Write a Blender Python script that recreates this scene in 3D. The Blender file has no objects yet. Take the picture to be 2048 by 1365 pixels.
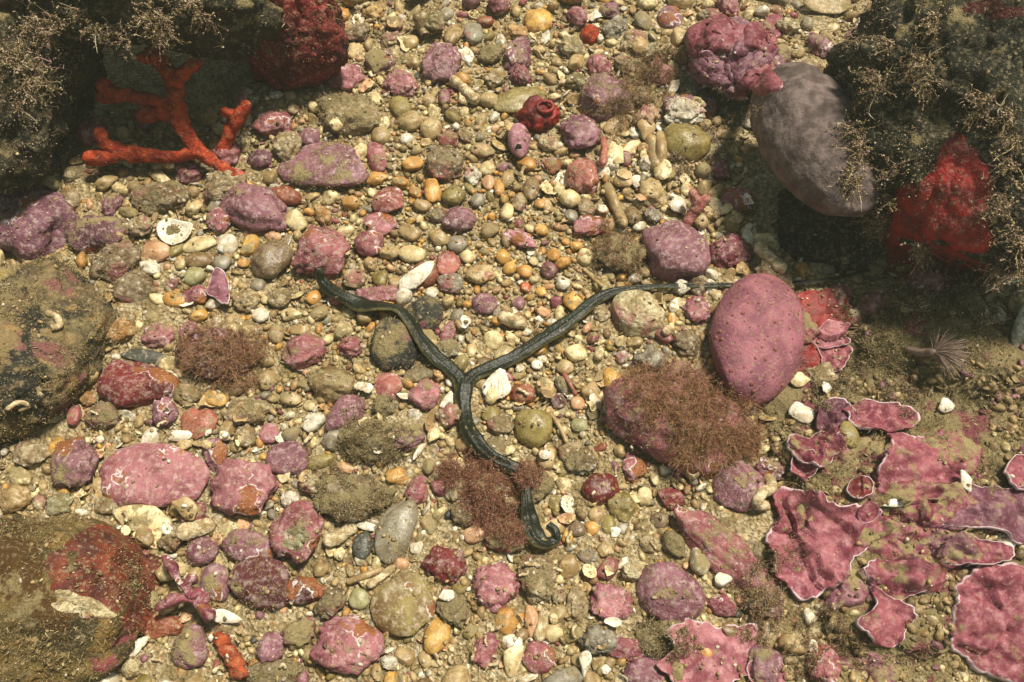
import bpy, bmesh, math, random
import numpy as np
from mathutils import Vector, Matrix, noise, Euler

random.seed(7); rng = np.random.default_rng(7)
scene = bpy.context.scene
col = scene.collection

# ------------------------------------------------------------------ camera
TILT = math.radians(28.0); CAM_H = 0.50; LENS = 30.0
CAM = Vector((0.0, -CAM_H*math.tan(TILT), CAM_H))
cd = bpy.data.cameras.new('camera'); cd.lens = LENS; cd.sensor_width = 36.0
cd.clip_start = 0.01; cd.clip_end = 60.0
camera = bpy.data.objects.new('camera', cd); col.objects.link(camera)
camera.location = CAM; camera.rotation_euler = (TILT, 0, 0)
scene.camera = camera
FPX = 2048*LENS/36.0

# ------------------------------------------------------------------ light
SUN_TO = Vector((0.30, 0.24, 0.92)).normalized()          # towards the light
elev = math.asin(SUN_TO.z)
world = bpy.data.worlds.new('World'); scene.world = world; world.use_nodes = True
wn = world.node_tree; bg = wn.nodes['Background']
sky = wn.nodes.new('ShaderNodeTexSky'); sky.sky_type = 'NISHITA'; sky.sun_disc = False
sky.sun_elevation = elev; sky.sun_rotation = math.atan2(SUN_TO.x, SUN_TO.y)
tint = wn.nodes.new('ShaderNodeMix'); tint.data_type = 'RGBA'; tint.blend_type = 'MULTIPLY'
tint.inputs[0].default_value = 1.0
tint.inputs[7].default_value = (1.0, 0.95, 0.60, 1)        # water takes the blue fill towards green
wn.links.new(sky.outputs[0], tint.inputs[6]); wn.links.new(tint.outputs[2], bg.inputs[0])
bg.inputs[1].default_value = 0.09
sl = bpy.data.lights.new('sun', 'SUN'); sl.energy = 5.0; sl.angle = math.radians(9.0)
sl.color = (1.0, 0.94, 0.80)
sun = bpy.data.objects.new('sun', sl); col.objects.link(sun)
sun.rotation_euler = SUN_TO.to_track_quat('Z', 'Y').to_euler()
vs = scene.view_settings; vs.view_transform = 'Standard'; vs.look = 'None'
vs.exposure = 0.38; vs.gamma = 1.0; vs.use_curve_mapping = False

cy = scene.cycles; cy.max_bounces = 4; cy.diffuse_bounces = 2; cy.glossy_bounces = 2; cy.transmission_bounces = 2; cy.volume_bounces = 0

# ------------------------------------------------------------------ placing
CT, ST = math.cos(TILT), math.sin(TILT)
def P(px, py, z=0.0):
    dx, dy = (px-1024)/FPX, (682.5-py)/FPX
    d = Vector((dx, dy*CT+ST, dy*ST-CT))
    s = (z-CAM_H)/d.z
    return CAM + d*s
def depth(p):
    r = p-CAM
    return r.y*ST - r.z*CT
def pix(p):
    r = Vector(p)-CAM
    yc = r.y*CT + r.z*ST; zc = r.y*ST - r.z*CT
    return 1024+FPX*r.x/zc, 682.5-FPX*yc/zc
def view_angle(p):
    r = p-CAM
    return math.atan2(r.y, -r.z)

# ------------------------------------------------------------------ colours
def lin(c):
    return tuple((x/255/12.92 if x <= 10 else ((x/255+.055)/1.055)**2.4) for x in c)
COL = {k: lin(v) for k, v in dict(
    rose=(152,88,92), mauve=(138,92,102), pink=(166,106,111), crimson=(108,38,38), brick=(140,78,58),
    amber=(200,150,82), cream=(220,202,156), white=(228,220,202), beige=(184,160,116), brown=(132,108,74),
    grey=(150,142,126), slate=(78,80,76), black=(38,37,34), olive=(144,128,74), palegreen=(168,166,126),
    salmon=(166,98,86), peach=(204,160,124), orange=(180,86,42), tan=(170,144,102), maroon=(84,36,36),
    gold=(206,162,86), magenta=(130,64,75), purple=(112,68,82), silt=(124,106,70), dark=(40,38,26), taupe=(126,106,84), plum=(148,82,91)).items()}

# ------------------------------------------------------------------ materials
class NT:
    def __init__(s, name):
        s.m = bpy.data.materials.new(name); s.m.use_nodes = True
        s.t = s.m.node_tree; s.n = s.t.nodes; s.b = s.n['Principled BSDF']
        g = s.n.new('ShaderNodeNewGeometry'); s.pos0 = g.outputs['Position']; s.nor = g.outputs['Normal']
        oi = s.n.new('ShaderNodeObjectInfo'); s.ocol, s.oalpha, s.orand = oi.outputs['Color'], oi.outputs['Alpha'], oi.outputs['Random']
        v = s.n.new('ShaderNodeVectorMath'); v.operation = 'MULTIPLY_ADD'
        s.t.links.new(s.orand, v.inputs[0]); v.inputs[1].default_value = (7.3, 3.1, 5.7)
        s.t.links.new(s.pos0, v.inputs[2]); s.pos = v.outputs[0]
    def set(s, sock, v):
        if isinstance(v, bpy.types.NodeSocket): s.t.links.new(v, sock)
        elif isinstance(v, tuple) and len(v) == 3 and sock.type == 'RGBA': sock.default_value = (*v, 1)
        else: sock.default_value = v
    def noise(s, scale, detail=4, rough=.55, dist=0, vec=None):
        n = s.n.new('ShaderNodeTexNoise'); s.set(n.inputs['Vector'], vec or s.pos)
        n.inputs['Scale'].default_value = scale; n.inputs['Detail'].default_value = detail
        n.inputs['Roughness'].default_value = rough; n.inputs['Distortion'].default_value = dist
        return n.outputs['Fac']
    def voro(s, scale, feature='F1', rnd=1.0, vec=None, out='Distance'):
        n = s.n.new('ShaderNodeTexVoronoi'); n.feature = feature; s.set(n.inputs['Vector'], vec or s.pos)
        n.inputs['Scale'].default_value = scale; n.inputs['Randomness'].default_value = rnd
        return n.outputs[out]
    def ramp(s, f, a, b, lo=0., hi=1.):
        n = s.n.new('ShaderNodeMapRange'); n.interpolation_type = 'SMOOTHSTEP'
        s.set(n.inputs[0], f); n.inputs[1].default_value = a; n.inputs[2].default_value = b
        n.inputs[3].default_value = lo; n.inputs[4].default_value = hi
        return n.outputs[0]
    def math(s, op, a, b=0., c=None):
        n = s.n.new('ShaderNodeMath'); n.operation = op; s.set(n.inputs[0], a); s.set(n.inputs[1], b)
        if c is not None: s.set(n.inputs[2], c)
        return n.outputs[0]
    def mix(s, f, a, b, mode='MIX'):
        n = s.n.new('ShaderNodeMix'); n.data_type = 'RGBA'; n.blend_type = mode
        s.set(n.inputs[0], f); s.set(n.inputs[6], a); s.set(n.inputs[7], b)
        return n.outputs[2]
    def attr(s, name, out='Color'):
        n = s.n.new('ShaderNodeAttribute'); n.attribute_name = name; return n.outputs[out]
    def upz(s):
        n = s.n.new('ShaderNodeSeparateXYZ'); s.set(n.inputs[0], s.nor); return n.outputs[2]
    def bump(s, h, strength, dist, prev=None):
        n = s.n.new('ShaderNodeBump'); s.set(n.inputs['Height'], h); n.inputs['Strength'].default_value = strength
        n.inputs['Distance'].default_value = dist
        if prev: s.t.links.new(prev, n.inputs['Normal'])
        return n.outputs[0]
    def out(s, color, rough=.6, normal=None, spec=.35):
        s.set(s.b.inputs['Base Color'], color); s.set(s.b.inputs['Roughness'], rough)
        s.b.inputs['Specular IOR Level'].default_value = spec
        if normal: s.t.links.new(normal, s.b.inputs['Normal'])
        return s.m
    def silt(s, color, amount, scale=70, fine_k=.62):
        """brown silt lying in patches on what faces up; amount 0..1"""
        n = s.noise(scale, 7, .68)
        up = s.math('MULTIPLY', s.upz(), .16)
        f = s.math('ADD', s.math('ADD', n, up), s.math('MULTIPLY_ADD', amount, .50, -.365))
        k = s.ramp(f, .44, .56)
        grain = s.noise(900, 2, .6)
        sc = s.mix(grain, lin((92, 78, 50)), lin((166, 148, 106)))
        fine = s.math('MULTIPLY', s.ramp(s.noise(430, 4, .7), .54, .64), s.ramp(s.upz(), -.1, .5, 0., fine_k))
        color = s.mix(fine, color, s.mix(grain, lin((100, 84, 56)), lin((184, 164, 126))))
        return s.mix(k, color, sc), k

def m_coralline():
    t = NT('coralline')
    n1 = t.noise(55, 5, .6); n2 = t.noise(260, 4, .6)
    dk = t.mix(1., t.ocol, (.55, .42, .46), 'MULTIPLY'); lt = t.mix(.38, t.ocol, (.66, .52, .50))
    c = t.mix(t.ramp(n1, .36, .64), dk, t.ocol); c = t.mix(t.ramp(n2, .47, .72), c, lt); c = t.mix(t.ramp(t.noise(95, 5, .7), .56, .66, 0., .45), c, t.mix(.5, t.ocol, (.62, .56, .50)))
    other = t.mix(t.noise(40, 3), lin((150, 105, 50)), lin((120, 40, 42)))
    c = t.mix(t.ramp(t.noise(30, 4, .6), .60, .64), c, other)              # bare stone or red film between crusts
    line = t.ramp(t.math('ABSOLUTE', t.math('SUBTRACT', t.noise(30, 4, .6), .605)), .004, .012, 1., 0.)
    line = t.math('MULTIPLY', line, t.ramp(t.noise(80, 2), .46, .54))
    c = t.mix(t.math('MULTIPLY', line, .8), c, (.72, .62, .60))
    v = t.voro(330); spk = t.math('MULTIPLY', t.ramp(v, .10, .20, 1., 0.), t.ramp(t.noise(60, 2), .50, .60))
    c = t.mix(t.math('MULTIPLY', spk, .6), c, (.70, .55, .52))
    c, k = t.silt(c, t.oalpha)
    h = t.math('ADD', t.math('MULTIPLY', t.noise(190, 5, .6), .7), t.math('MULTIPLY', t.noise(800, 3, .6), .3))
    nb = t.bump(h, .75, .0030); nb = t.bump(k, .5, .0010, nb)
    return t.out(c, t.mix(k, (.48,)*3, (.9,)*3), nb, .3)
def m_pebble():
    t = NT('pebble_stone')
    n1 = t.noise(120, 5, .6, .5)
    c = t.mix(t.ramp(n1, .38, .66), t.mix(1., t.ocol, (.62, .55, .45), 'MULTIPLY'), t.ocol)
    c = t.mix(t.ramp(t.noise(400, 3), .60, .72, 0., .45), c, (.75, .66, .50))
    c = t.mix(t.ramp(t.noise(650, 3, .7), .64, .70, 0., .55), c, (.10, .06, .03))
    c = t.mix(t.ramp(t.noise(70, 3), .66, .70, 0., .6), c, lin((150, 70, 70)))
    c, k = t.silt(c, t.oalpha, 150)
    nb = t.bump(t.noise(420, 4, .6), .45, .0012)
    return t.out(c, t.mix(k, (.38,)*3, (.9,)*3), nb, .45)
def m_rubble():
    t = NT('shelly_rubble')
    v = t.voro(230); n1 = t.noise(160, 6, .65)
    c = t.mix(t.ramp(n1, .36, .66), t.mix(1., t.ocol, (.50, .42, .34), 'MULTIPLY'), t.mix(.25, t.ocol, (.80, .72, .56)))
    c = t.mix(t.ramp(t.noise(45, 4), .55, .62, 0., .7), c, lin((158, 88, 92)))
    c = t.mix(t.ramp(v, .16, .30, .5, 0.), c, (.80, .74, .60))
    c, k = t.silt(c, t.oalpha, 90)
    h = t.math('ADD', t.math('MULTIPLY', v, .7), t.noise(500, 5, .65))
    return t.out(c, .75, t.bump(h, .9, .0032), .3)
def m_shell():
    t = NT('shell')
    n1 = t.noise(150, 4, .6)
    c = t.mix(t.ramp(n1, .40, .66), t.ocol, t.mix(.55, t.ocol, lin((170, 130, 80))))
    c = t.mix(t.ramp(t.noise(500, 3), .58, .68, 0., .5), c, lin((110, 80, 50)))
    c, k = t.silt(c, t.oalpha, 130)
    return t.out(c, .38, t.bump(t.noise(500, 4, .6), .5, .0010), .45)
def m_attr(name, rough=.8, spec=.2, trans=0):
    t = NT(name); c = t.attr('tone')
    m = t.out(c, rough, None, spec)
    if trans:
        t.b.inputs['Transmission Weight'].default_value = 0
        t.b.inputs['Subsurface Weight'].default_value = trans; t.b.inputs['Subsurface Scale'].default_value = .001
    return m
def m_gravel():
    t = NT('gravel_grain'); c = t.attr('tone')
    n1 = t.noise(330, 4, .6, vec=t.pos0)
    c = t.mix(t.ramp(n1, .38, .66), t.mix(1., c, (.55, .48, .38), 'MULTIPLY'), c)
    c = t.mix(t.ramp(t.noise(700, 3, .7, vec=t.pos0), .62, .70, 0., .5), c, (.12, .08, .04))
    k = t.ramp(t.math('ADD', t.noise(90, 6, .7, vec=t.pos0), t.math('MULTIPLY', t.upz(), .06)), .56, .66, 0., .9)
    g = t.mix(t.noise(1000, 2, vec=t.pos0), lin((96, 80, 52)), lin((164, 146, 104)))
    c = t.mix(k, c, g)
    return t.out(c, t.mix(k, (.42,)*3, (.9,)*3), t.bump(t.noise(700, 4, .6, vec=t.pos0), .5, .0010), .4)
def m_ground():
    t = NT('sea_floor')
    n1 = t.noise(380, 5, .65, vec=t.pos0); v = t.voro(430, vec=t.pos0); vc = t.voro(430, vec=t.pos0, out='Color')
    c = t.mix(t.ramp(n1, .34, .68), lin((124, 106, 72)), lin((212, 190, 146)))
    c = t.mix(.45, c, t.mix(t.ramp(vc, .3, .8), lin((156, 128, 86)), lin((226, 210, 174))))
    c = t.mix(t.ramp(t.noise(60, 6, .7, vec=t.pos0), .50, .60), c, t.mix(n1, lin((114, 96, 64)), lin((172, 150, 106))))
    h = t.math('ADD', t.math('MULTIPLY', v, .8), n1)
    return t.out(c, .85, t.bump(h, 1., .004), .25)
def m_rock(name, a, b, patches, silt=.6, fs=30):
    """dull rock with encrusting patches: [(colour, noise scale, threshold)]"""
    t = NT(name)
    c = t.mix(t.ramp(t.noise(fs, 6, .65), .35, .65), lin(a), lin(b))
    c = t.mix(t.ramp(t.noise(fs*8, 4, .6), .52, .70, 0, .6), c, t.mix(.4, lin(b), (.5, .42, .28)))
    for i, (pc, sc, th) in enumerate(patches):
        vv = t.n.new('ShaderNodeVectorMath'); vv.operation = 'ADD'; t.set(vv.inputs[0], t.pos); vv.inputs[1].default_value = (i*3.3+1, i*1.7, i*2.1)
        f = t.noise(sc, 5, .62, .3, vec=vv.outputs[0])
        pcv = t.mix(t.noise(220, 3), t.mix(1., lin(pc), (.55, .45, .45), 'MULTIPLY'), lin(pc))
        c = t.mix(t.ramp(f, th, th+.03), c, pcv)
    c, k = t.silt(c, silt, 55)
    h = t.math('ADD', t.math('MULTIPLY', t.noise(110, 6, .65), 1.), t.math('MULTIPLY', t.noise(600, 4, .6), .4))
    nb = t.bump(h, .9, .006)
    return t.out(c, .75, nb, .25)
def m_plain(name, lo, hi, scale=120, rough=.5, bs=300, bd=.001, bstr=.5, spec=.4, sss=0., spots=None, silt=None):
    t = NT(name)
    c = t.mix(t.ramp(t.noise(scale, 5, .6), .36, .66), lin(lo), lin(hi))
    if spots:
        c = t.mix(t.math('MULTIPLY', t.ramp(t.voro(spots[1]), spots[2], spots[2]*1.8, 1., 0.), .8), c, lin(spots[0]))
    if silt is not None: c, k = t.silt(c, silt, 90)
    m = t.out(c, rough, t.bump(t.noise(bs, 5, .6), bstr, bd), spec)
    if sss: t.b.inputs['Subsurface Weight'].default_value = sss; t.b.inputs['Subsurface Scale'].default_value = .003; t.b.inputs['Subsurface Radius'].default_value = (1., .4, .3)
    return m
def m_plate():
    t = NT('coralline_plate'); e = t.attr('rim', 'Fac')
    n1 = t.noise(60, 5, .6); n2 = t.noise(240, 4, .6)
    base = t.ocol
    c = t.mix(t.ramp(n1, .38, .64), t.mix(1., base, (.60, .42, .50), 'MULTIPLY'), base)
    c = t.mix(t.ramp(n2, .48, .70, 0, .8), c, t.mix(.28, base, (.60, .38, .38)))
    ee = t.math('ADD', e, t.math('MULTIPLY_ADD', t.noise(120, 3), .16, -.08))
    c = t.mix(t.math('MULTIPLY', t.ramp(ee, .95, .98, 0., .85), t.ramp(t.noise(45, 2), .40, .52)), c, (.62, .48, .50))
    v = t.voro(260); c = t.mix(t.math('MULTIPLY', t.ramp(v, .06, .16, 1., 0.), t.ramp(t.noise(50, 2), .5, .6, 0, .6)), c, (.7, .5, .5))
    c, k = t.silt(c, t.oalpha, 80, .2)
    h = t.math('ADD', t.math('MULTIPLY', t.noise(120, 5, .6), 1.), t.math('MULTIPLY', t.noise(700, 3), .3))
    return t.out(c, t.mix(k, (.5,)*3, (.9,)*3), t.bump(h, .55, .0030), .28)
def m_worm():
    t = NT('worm_skin'); e = t.attr('rim', 'Fac')
    st = t.noise(500, 3, .6)
    c = t.mix(t.noise(90, 4), lin((15, 17, 11)), lin((38, 40, 23)))
    c = t.mix(t.ramp(t.math('ADD', e, t.math('MULTIPLY_ADD', t.noise(140, 3), .6, -.3)), .66, 1.05, 0., .75), c, lin((112, 102, 60)))
    c = t.mix(t.ramp(t.math('ADD', st, t.math('MULTIPLY_ADD', t.noise(60, 3), .5, -.25)), .66, .74, 0., .75), c, lin((150, 130, 88)))
    return t.out(c, .40, t.bump(st, .6, .0010), .30)

MAT = dict(coralline=m_coralline(), pebble=m_pebble(), rubble=m_rubble(), shell=m_shell(), gravel=m_gravel(), ground=m_ground(),
    plate=m_plate(), worm=m_worm(), turf=m_attr('turf_strand', .9, .1), speck=m_attr('speck', .6, .3),
    tube=m_plain('worm_tube', (150, 124, 84), (218, 200, 164), 240, .75, 420, .0018, .9, silt=.2),
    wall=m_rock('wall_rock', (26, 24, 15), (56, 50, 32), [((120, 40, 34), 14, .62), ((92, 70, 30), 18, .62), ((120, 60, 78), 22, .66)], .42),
    redrock=m_rock('red_boulder', (72, 18, 18), (128, 34, 34), [((112, 42, 56), 26, .56), ((52, 14, 14), 20, .58)], .12),
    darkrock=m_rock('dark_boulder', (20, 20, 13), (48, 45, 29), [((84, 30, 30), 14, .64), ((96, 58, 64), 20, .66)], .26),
    mottled=m_rock('mottled_boulder', (52, 49, 40), (136, 114, 78), [((146, 98, 92), 22, .58), ((54, 54, 47), 26, .55), ((172, 142, 92), 34, .59), ((210, 190, 148), 60, .65)], .30),
    crevice=m_rock('crevice_shade_rock', (20, 20, 13), (46, 44, 28), [((70, 60, 38), 30, .64)], .16),  # near-black base colour stands in for shade
    darkstone=m_rock('dark_stone', (38, 38, 35), (64, 62, 56), [((140, 86, 98), 26, .58)], .40),
    lowrock=m_rock('crusted_boulder', (66, 56, 34), (122, 100, 56), [((196, 172, 120), 22, .66), ((158, 84, 92), 18, .60), ((92, 66, 30), 26, .56), ((150, 120, 66), 40, .60)], .24),
    ledge=m_rock('silty_rock', (70, 60, 38), (118, 102, 66), [((140, 74, 86), 22, .52), ((62, 52, 34), 18, .56), ((196, 180, 140), 70, .66)], .44),
    redcrust=m_plain('red_sponge_crust', (84, 18, 14), (140, 34, 26), 60, .5, 240, .002, .7),
    brightred=m_plain('scarlet_sponge', (92, 14, 14), (158, 28, 26), 60, .6, 200, .0035, .9, silt=.12),
    rustcrust=m_plain('rust_crust', (70, 26, 18), (118, 50, 28), 90, .7, 260, .002, .8, silt=.12),
    greysponge=m_plain('grey_sponge', (78, 66, 62), (118, 102, 97), 120, .75, 420, .0016, .8, .15, spots=((150, 136, 124), 520, .07)),
    mauvesponge=m_plain('mauve_sponge', (122, 72, 84), (156, 98, 108), 70, .6, 500, .0014, .8, .2, .05, spots=((176, 140, 140), 420, .09), silt=.0),
    papilla=m_plain('papilla', (96, 46, 34), (140, 88, 70), 400, .6),
    coral=m_plain('orange_coral', (124, 34, 18), (184, 70, 36), 150, .65, 520, .0022, 1., .2, .0, spots=((210, 120, 80), 600, .10), silt=.10),
    coralbase=m_plain('dull_coral', (160, 70, 62), (206, 104, 84), 120, .6, 400, .001, .6, .3, .0, silt=.3),
    lobed=m_plain('lobed_sponge', (116, 44, 22), (176, 78, 36), 140, .7, 420, .002, .9, silt=.3),
    feather=m_plain('feather_crown', (112, 92, 80), (150, 126, 112), 200, .6),
)

# ------------------------------------------------------------------ mesh helpers
def mk(name, v, f, mat=None, smooth=True, parent=None, color=None, attrs=None):
    me = bpy.data.meshes.new(name)
    v = np.asarray(v, dtype=np.float32); f = np.asarray(f, dtype=np.int32)
    me.vertices.add(len(v)); me.vertices.foreach_set('co', v.ravel())
    k = f.shape[1]; me.loops.add(f.size); me.loops.foreach_set('vertex_index', f.ravel())
    me.polygons.add(len(f)); me.polygons.foreach_set('loop_start', np.arange(0, f.size, k, dtype=np.int32))
    me.polygons.foreach_set('loop_total', np.full(len(f), k, dtype=np.int32))
    if smooth: me.polygons.foreach_set('use_smooth', np.ones(len(f), dtype=bool))
    me.update(calc_edges=True)
    for an, (typ, data) in (attrs or {}).items():
        a = me.attributes.new(an, typ, 'POINT')
        a.data.foreach_set('color' if typ == 'FLOAT_COLOR' else 'value', np.asarray(data, dtype=np.float32).ravel())
    if mat: me.materials.append(MAT[mat])
    return put(name, me, parent, color)
def put(name, me, parent=None, color=None):
    o = bpy.data.objects.new(name, me); col.objects.link(o)
    if parent: o.parent = parent
    if color: o.color = color
    return o
def tag(o, label, cat, group=None, kind=None):
    if label: o['label'] = label
    if cat: o['category'] = cat
    if group: o['group'] = group
    if kind: o['kind'] = kind
    return o
def empty(name, loc=(0, 0, 0)):
    o = bpy.data.objects.new(name, None); o.empty_display_size = .01; col.objects.link(o); o.location = loc; return o
_ico = {}
def ico(n):
    if n not in _ico:
        bm = bmesh.new(); bmesh.ops.create_icosphere(bm, subdivisions=n, radius=1.0)
        bm.verts.ensure_lookup_table()
        _ico[n] = (np.array([v.co[:] for v in bm.verts]), np.array([[x.index for x in f.verts] for f in bm.faces], dtype=np.int32)); bm.free()
    return _ico[n]
def fbm(p, s, off, oct_=3):
    q = p*s + off
    return np.array([noise.fractal(Vector(x), 0.9, 2.0, oct_) for x in q])
def cells(p, s, off):
    q = p*s + off
    return np.array([noise.voronoi(Vector(x))[0][0] for x in q])
def stone_verts(n, shape, seed):
    r = np.random.default_rng(seed); v, f = ico(n); v = v.copy(); off = r.uniform(-50, 50, 3)
    if shape == 'egg': planes, low, hi, knob = 1, .06, .006, 0
    elif shape == 'flat': planes, low, hi, knob = 3, .16, .03, 0
    elif shape == 'angular': planes, low, hi, knob = 9, .12, .04, 0
    elif shape == 'knobby': planes, low, hi, knob = 3, .24, .09, .20
    elif shape == 'rubble': planes, low, hi, knob = 4, .34, .17, .12
    elif shape == 'lump': planes, low, hi, knob = 5, .30, .10, .04
    else: planes, low, hi, knob = 5, .15, .022, 0
    d = r.normal(size=(planes, 3)); d /= np.linalg.norm(d, axis=1)[:, None]
    for di in d:
        o = r.uniform(.58, .88) if shape == 'angular' else r.uniform(.72, .95)
        ex = np.maximum(0, v@di-o); v -= np.outer(ex*(.9 if shape == 'angular' else .6), di)
    k = 1 + low*fbm(v, 1.1, off, 2)
    if hi: k += hi*fbm(v, 4.0, off+9, 3)
    if knob: k += knob*(.5-cells(v, 3.2, off+3))*1.6
    v *= k[:, None]
    e = np.abs(v).max(axis=0); v /= e
    return v, f
def turf_mesh(name, pts, nrm, length, width, parent, tones, bend=.6, spread=.8, branch=0):
    """many short tapering strands standing on pts"""
    n = len(pts)
    if n == 0: return None
    d = nrm + rng.normal(size=(n, 3))*spread; d /= np.linalg.norm(d, axis=1)[:, None]+1e-9
    L = (length*rng.uniform(.45, 1.25, n))[:, None]
    s = np.cross(d, rng.normal(size=(n, 3))); s /= np.linalg.norm(s, axis=1)[:, None]+1e-9
    w = (width*rng.uniform(.6, 1.4, n))[:, None]
    b = rng.normal(size=(n, 3))*bend; b[:, 2] -= .15
    mid = pts + d*L*.55; tip = mid + (d+b)*L*.5
    V = np.stack([pts-s*w, pts+s*w, mid-s*w*.8, mid+s*w*.8, tip], 1).reshape(-1, 3)
    base = np.arange(n)[:, None]*5
    F = np.concatenate([base+np.array([[0, 1, 3]]), base+np.array([[0, 3, 2]]), base+np.array([[2, 3, 4]])], 0)
    tn = np.asarray(tones)[rng.integers(0, len(tones), n)]*rng.uniform(.65, 1.25, n)[:, None]
    C = np.ones((n, 5, 4)); C[:, :, :3] = tn[:, None, :]
    o = mk(name, V, F, 'turf', False, parent, None, {'tone': ('FLOAT_COLOR', C)})
    o['kind'] = 'stuff'
    return o
SILT_T = [lin((150, 132, 92)), lin((120, 102, 66)), lin((98, 84, 54)), lin((172, 154, 116))]
ALGA_T = [lin((158, 108, 84)), lin((130, 84, 64)), lin((182, 138, 106)), lin((112, 82, 54)), lin((164, 130, 88))]
PALE_T = [lin((182, 160, 134)), lin((150, 126, 104)), lin((200, 180, 150)), lin((120, 100, 76)), lin((170, 136, 124))]
foot = []          # ground ellipses that larger stones cover: X, Y, a, b, angle
def world_verts(o):
    me = o.data; n = len(me.vertices); v = np.empty(n*3, dtype=np.float32); me.vertices.foreach_get('co', v)
    nn = np.empty(n*3, dtype=np.float32); me.vertices.foreach_get('normal', nn)
    M = np.array(o.matrix_basis); v = v.reshape(-1, 3)@M[:3, :3].T + M[:3, 3]
    N = np.array(o.matrix_basis.to_3x3().inverted().transposed()); nn = nn.reshape(-1, 3)@N.T
    nn /= np.linalg.norm(nn, axis=1)[:, None]+1e-9
    return v, nn
def grow(o, count, length, width, tones, name='turf', minz=.15, patch=None, spread=.8):
    """strands on o as a child part"""
    v, nn = world_verts(o); ok = nn[:, 2] > minz
    if patch:
        off, sc, th = patch
        ok &= np.array([noise.noise(Vector(x)*sc+Vector((off, off, off))) > th for x in v])
    idx = np.where(ok)[0]
    if len(idx) == 0: return
    me = o.data; spacing = math.sqrt(sum(p.area for p in me.polygons)/max(1, len(me.vertices)))*max(o.scale)
    ii = rng.choice(idx, count); p = v[ii]; n = nn[ii]
    j = rng.normal(size=(count, 3))*spacing*.6; j -= n*(j*n).sum(1)[:, None]
    c = turf_mesh(name, p+j-n*.0003, n, length, width, o, tones, spread=spread)
    c.matrix_parent_inverse = o.matrix_basis.inverted()
    return c
OCT = np.array([[1, 0, 0], [-1, 0, 0], [0, 1, 0], [0, -1, 0], [0, 0, 1], [0, 0, -1]], float); OCF = np.array([[0, 2, 4], [2, 1, 4], [1, 3, 4], [3, 0, 4], [2, 0, 5], [1, 2, 5], [3, 1, 5], [0, 3, 5]])
def crumb_arrays(pts, size, tones):
    n = len(pts); r = size*rng.uniform(.4, 1.3, n)
    V = (pts[:, None, :]+OCT[None]*(r[:, None, None]*rng.uniform(.5, 1.4, (n, 6, 1)))).reshape(-1, 3)
    F = (OCF[None]+(np.arange(n)*6)[:, None, None]).reshape(-1, 3)
    C = np.ones((n, 6, 4)); C[:, :, :3] = (np.asarray(tones)[rng.integers(0, len(tones), n)]*rng.uniform(.6, 1.2, n)[:, None])[:, None, :]
    return V, F, C.reshape(-1, 4)
def crumb_coat(o, count, size, tones, patch, minz=-.2):
    """clumps of silt clinging to o, as its child part"""
    v, nn = world_verts(o); off, sc, th = patch
    f_ = np.array([noise.fractal(Vector(x)*sc+Vector((off, off, off)), .7, 2., 4) for x in v]); idx = np.where((nn[:, 2] > minz) & (f_ > th))[0]
    if len(idx) == 0: return
    ii = rng.choice(idx, count); h = np.clip((f_[ii]-th)*2.2, .05, 1.)*rng.uniform(0, 1, count)
    p = v[ii]+rng.normal(size=(count, 3))*.0014+nn[ii]*(h*.0045)[:, None]
    V, F, C = crumb_arrays(p, size, tones)
    c = mk('silt_crumbs', V, F, 'turf', True, o, None, {'tone': ('FLOAT_COLOR', C)}); c['kind'] = 'stuff'; c.matrix_parent_inverse = o.matrix_basis.inverted()
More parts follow.
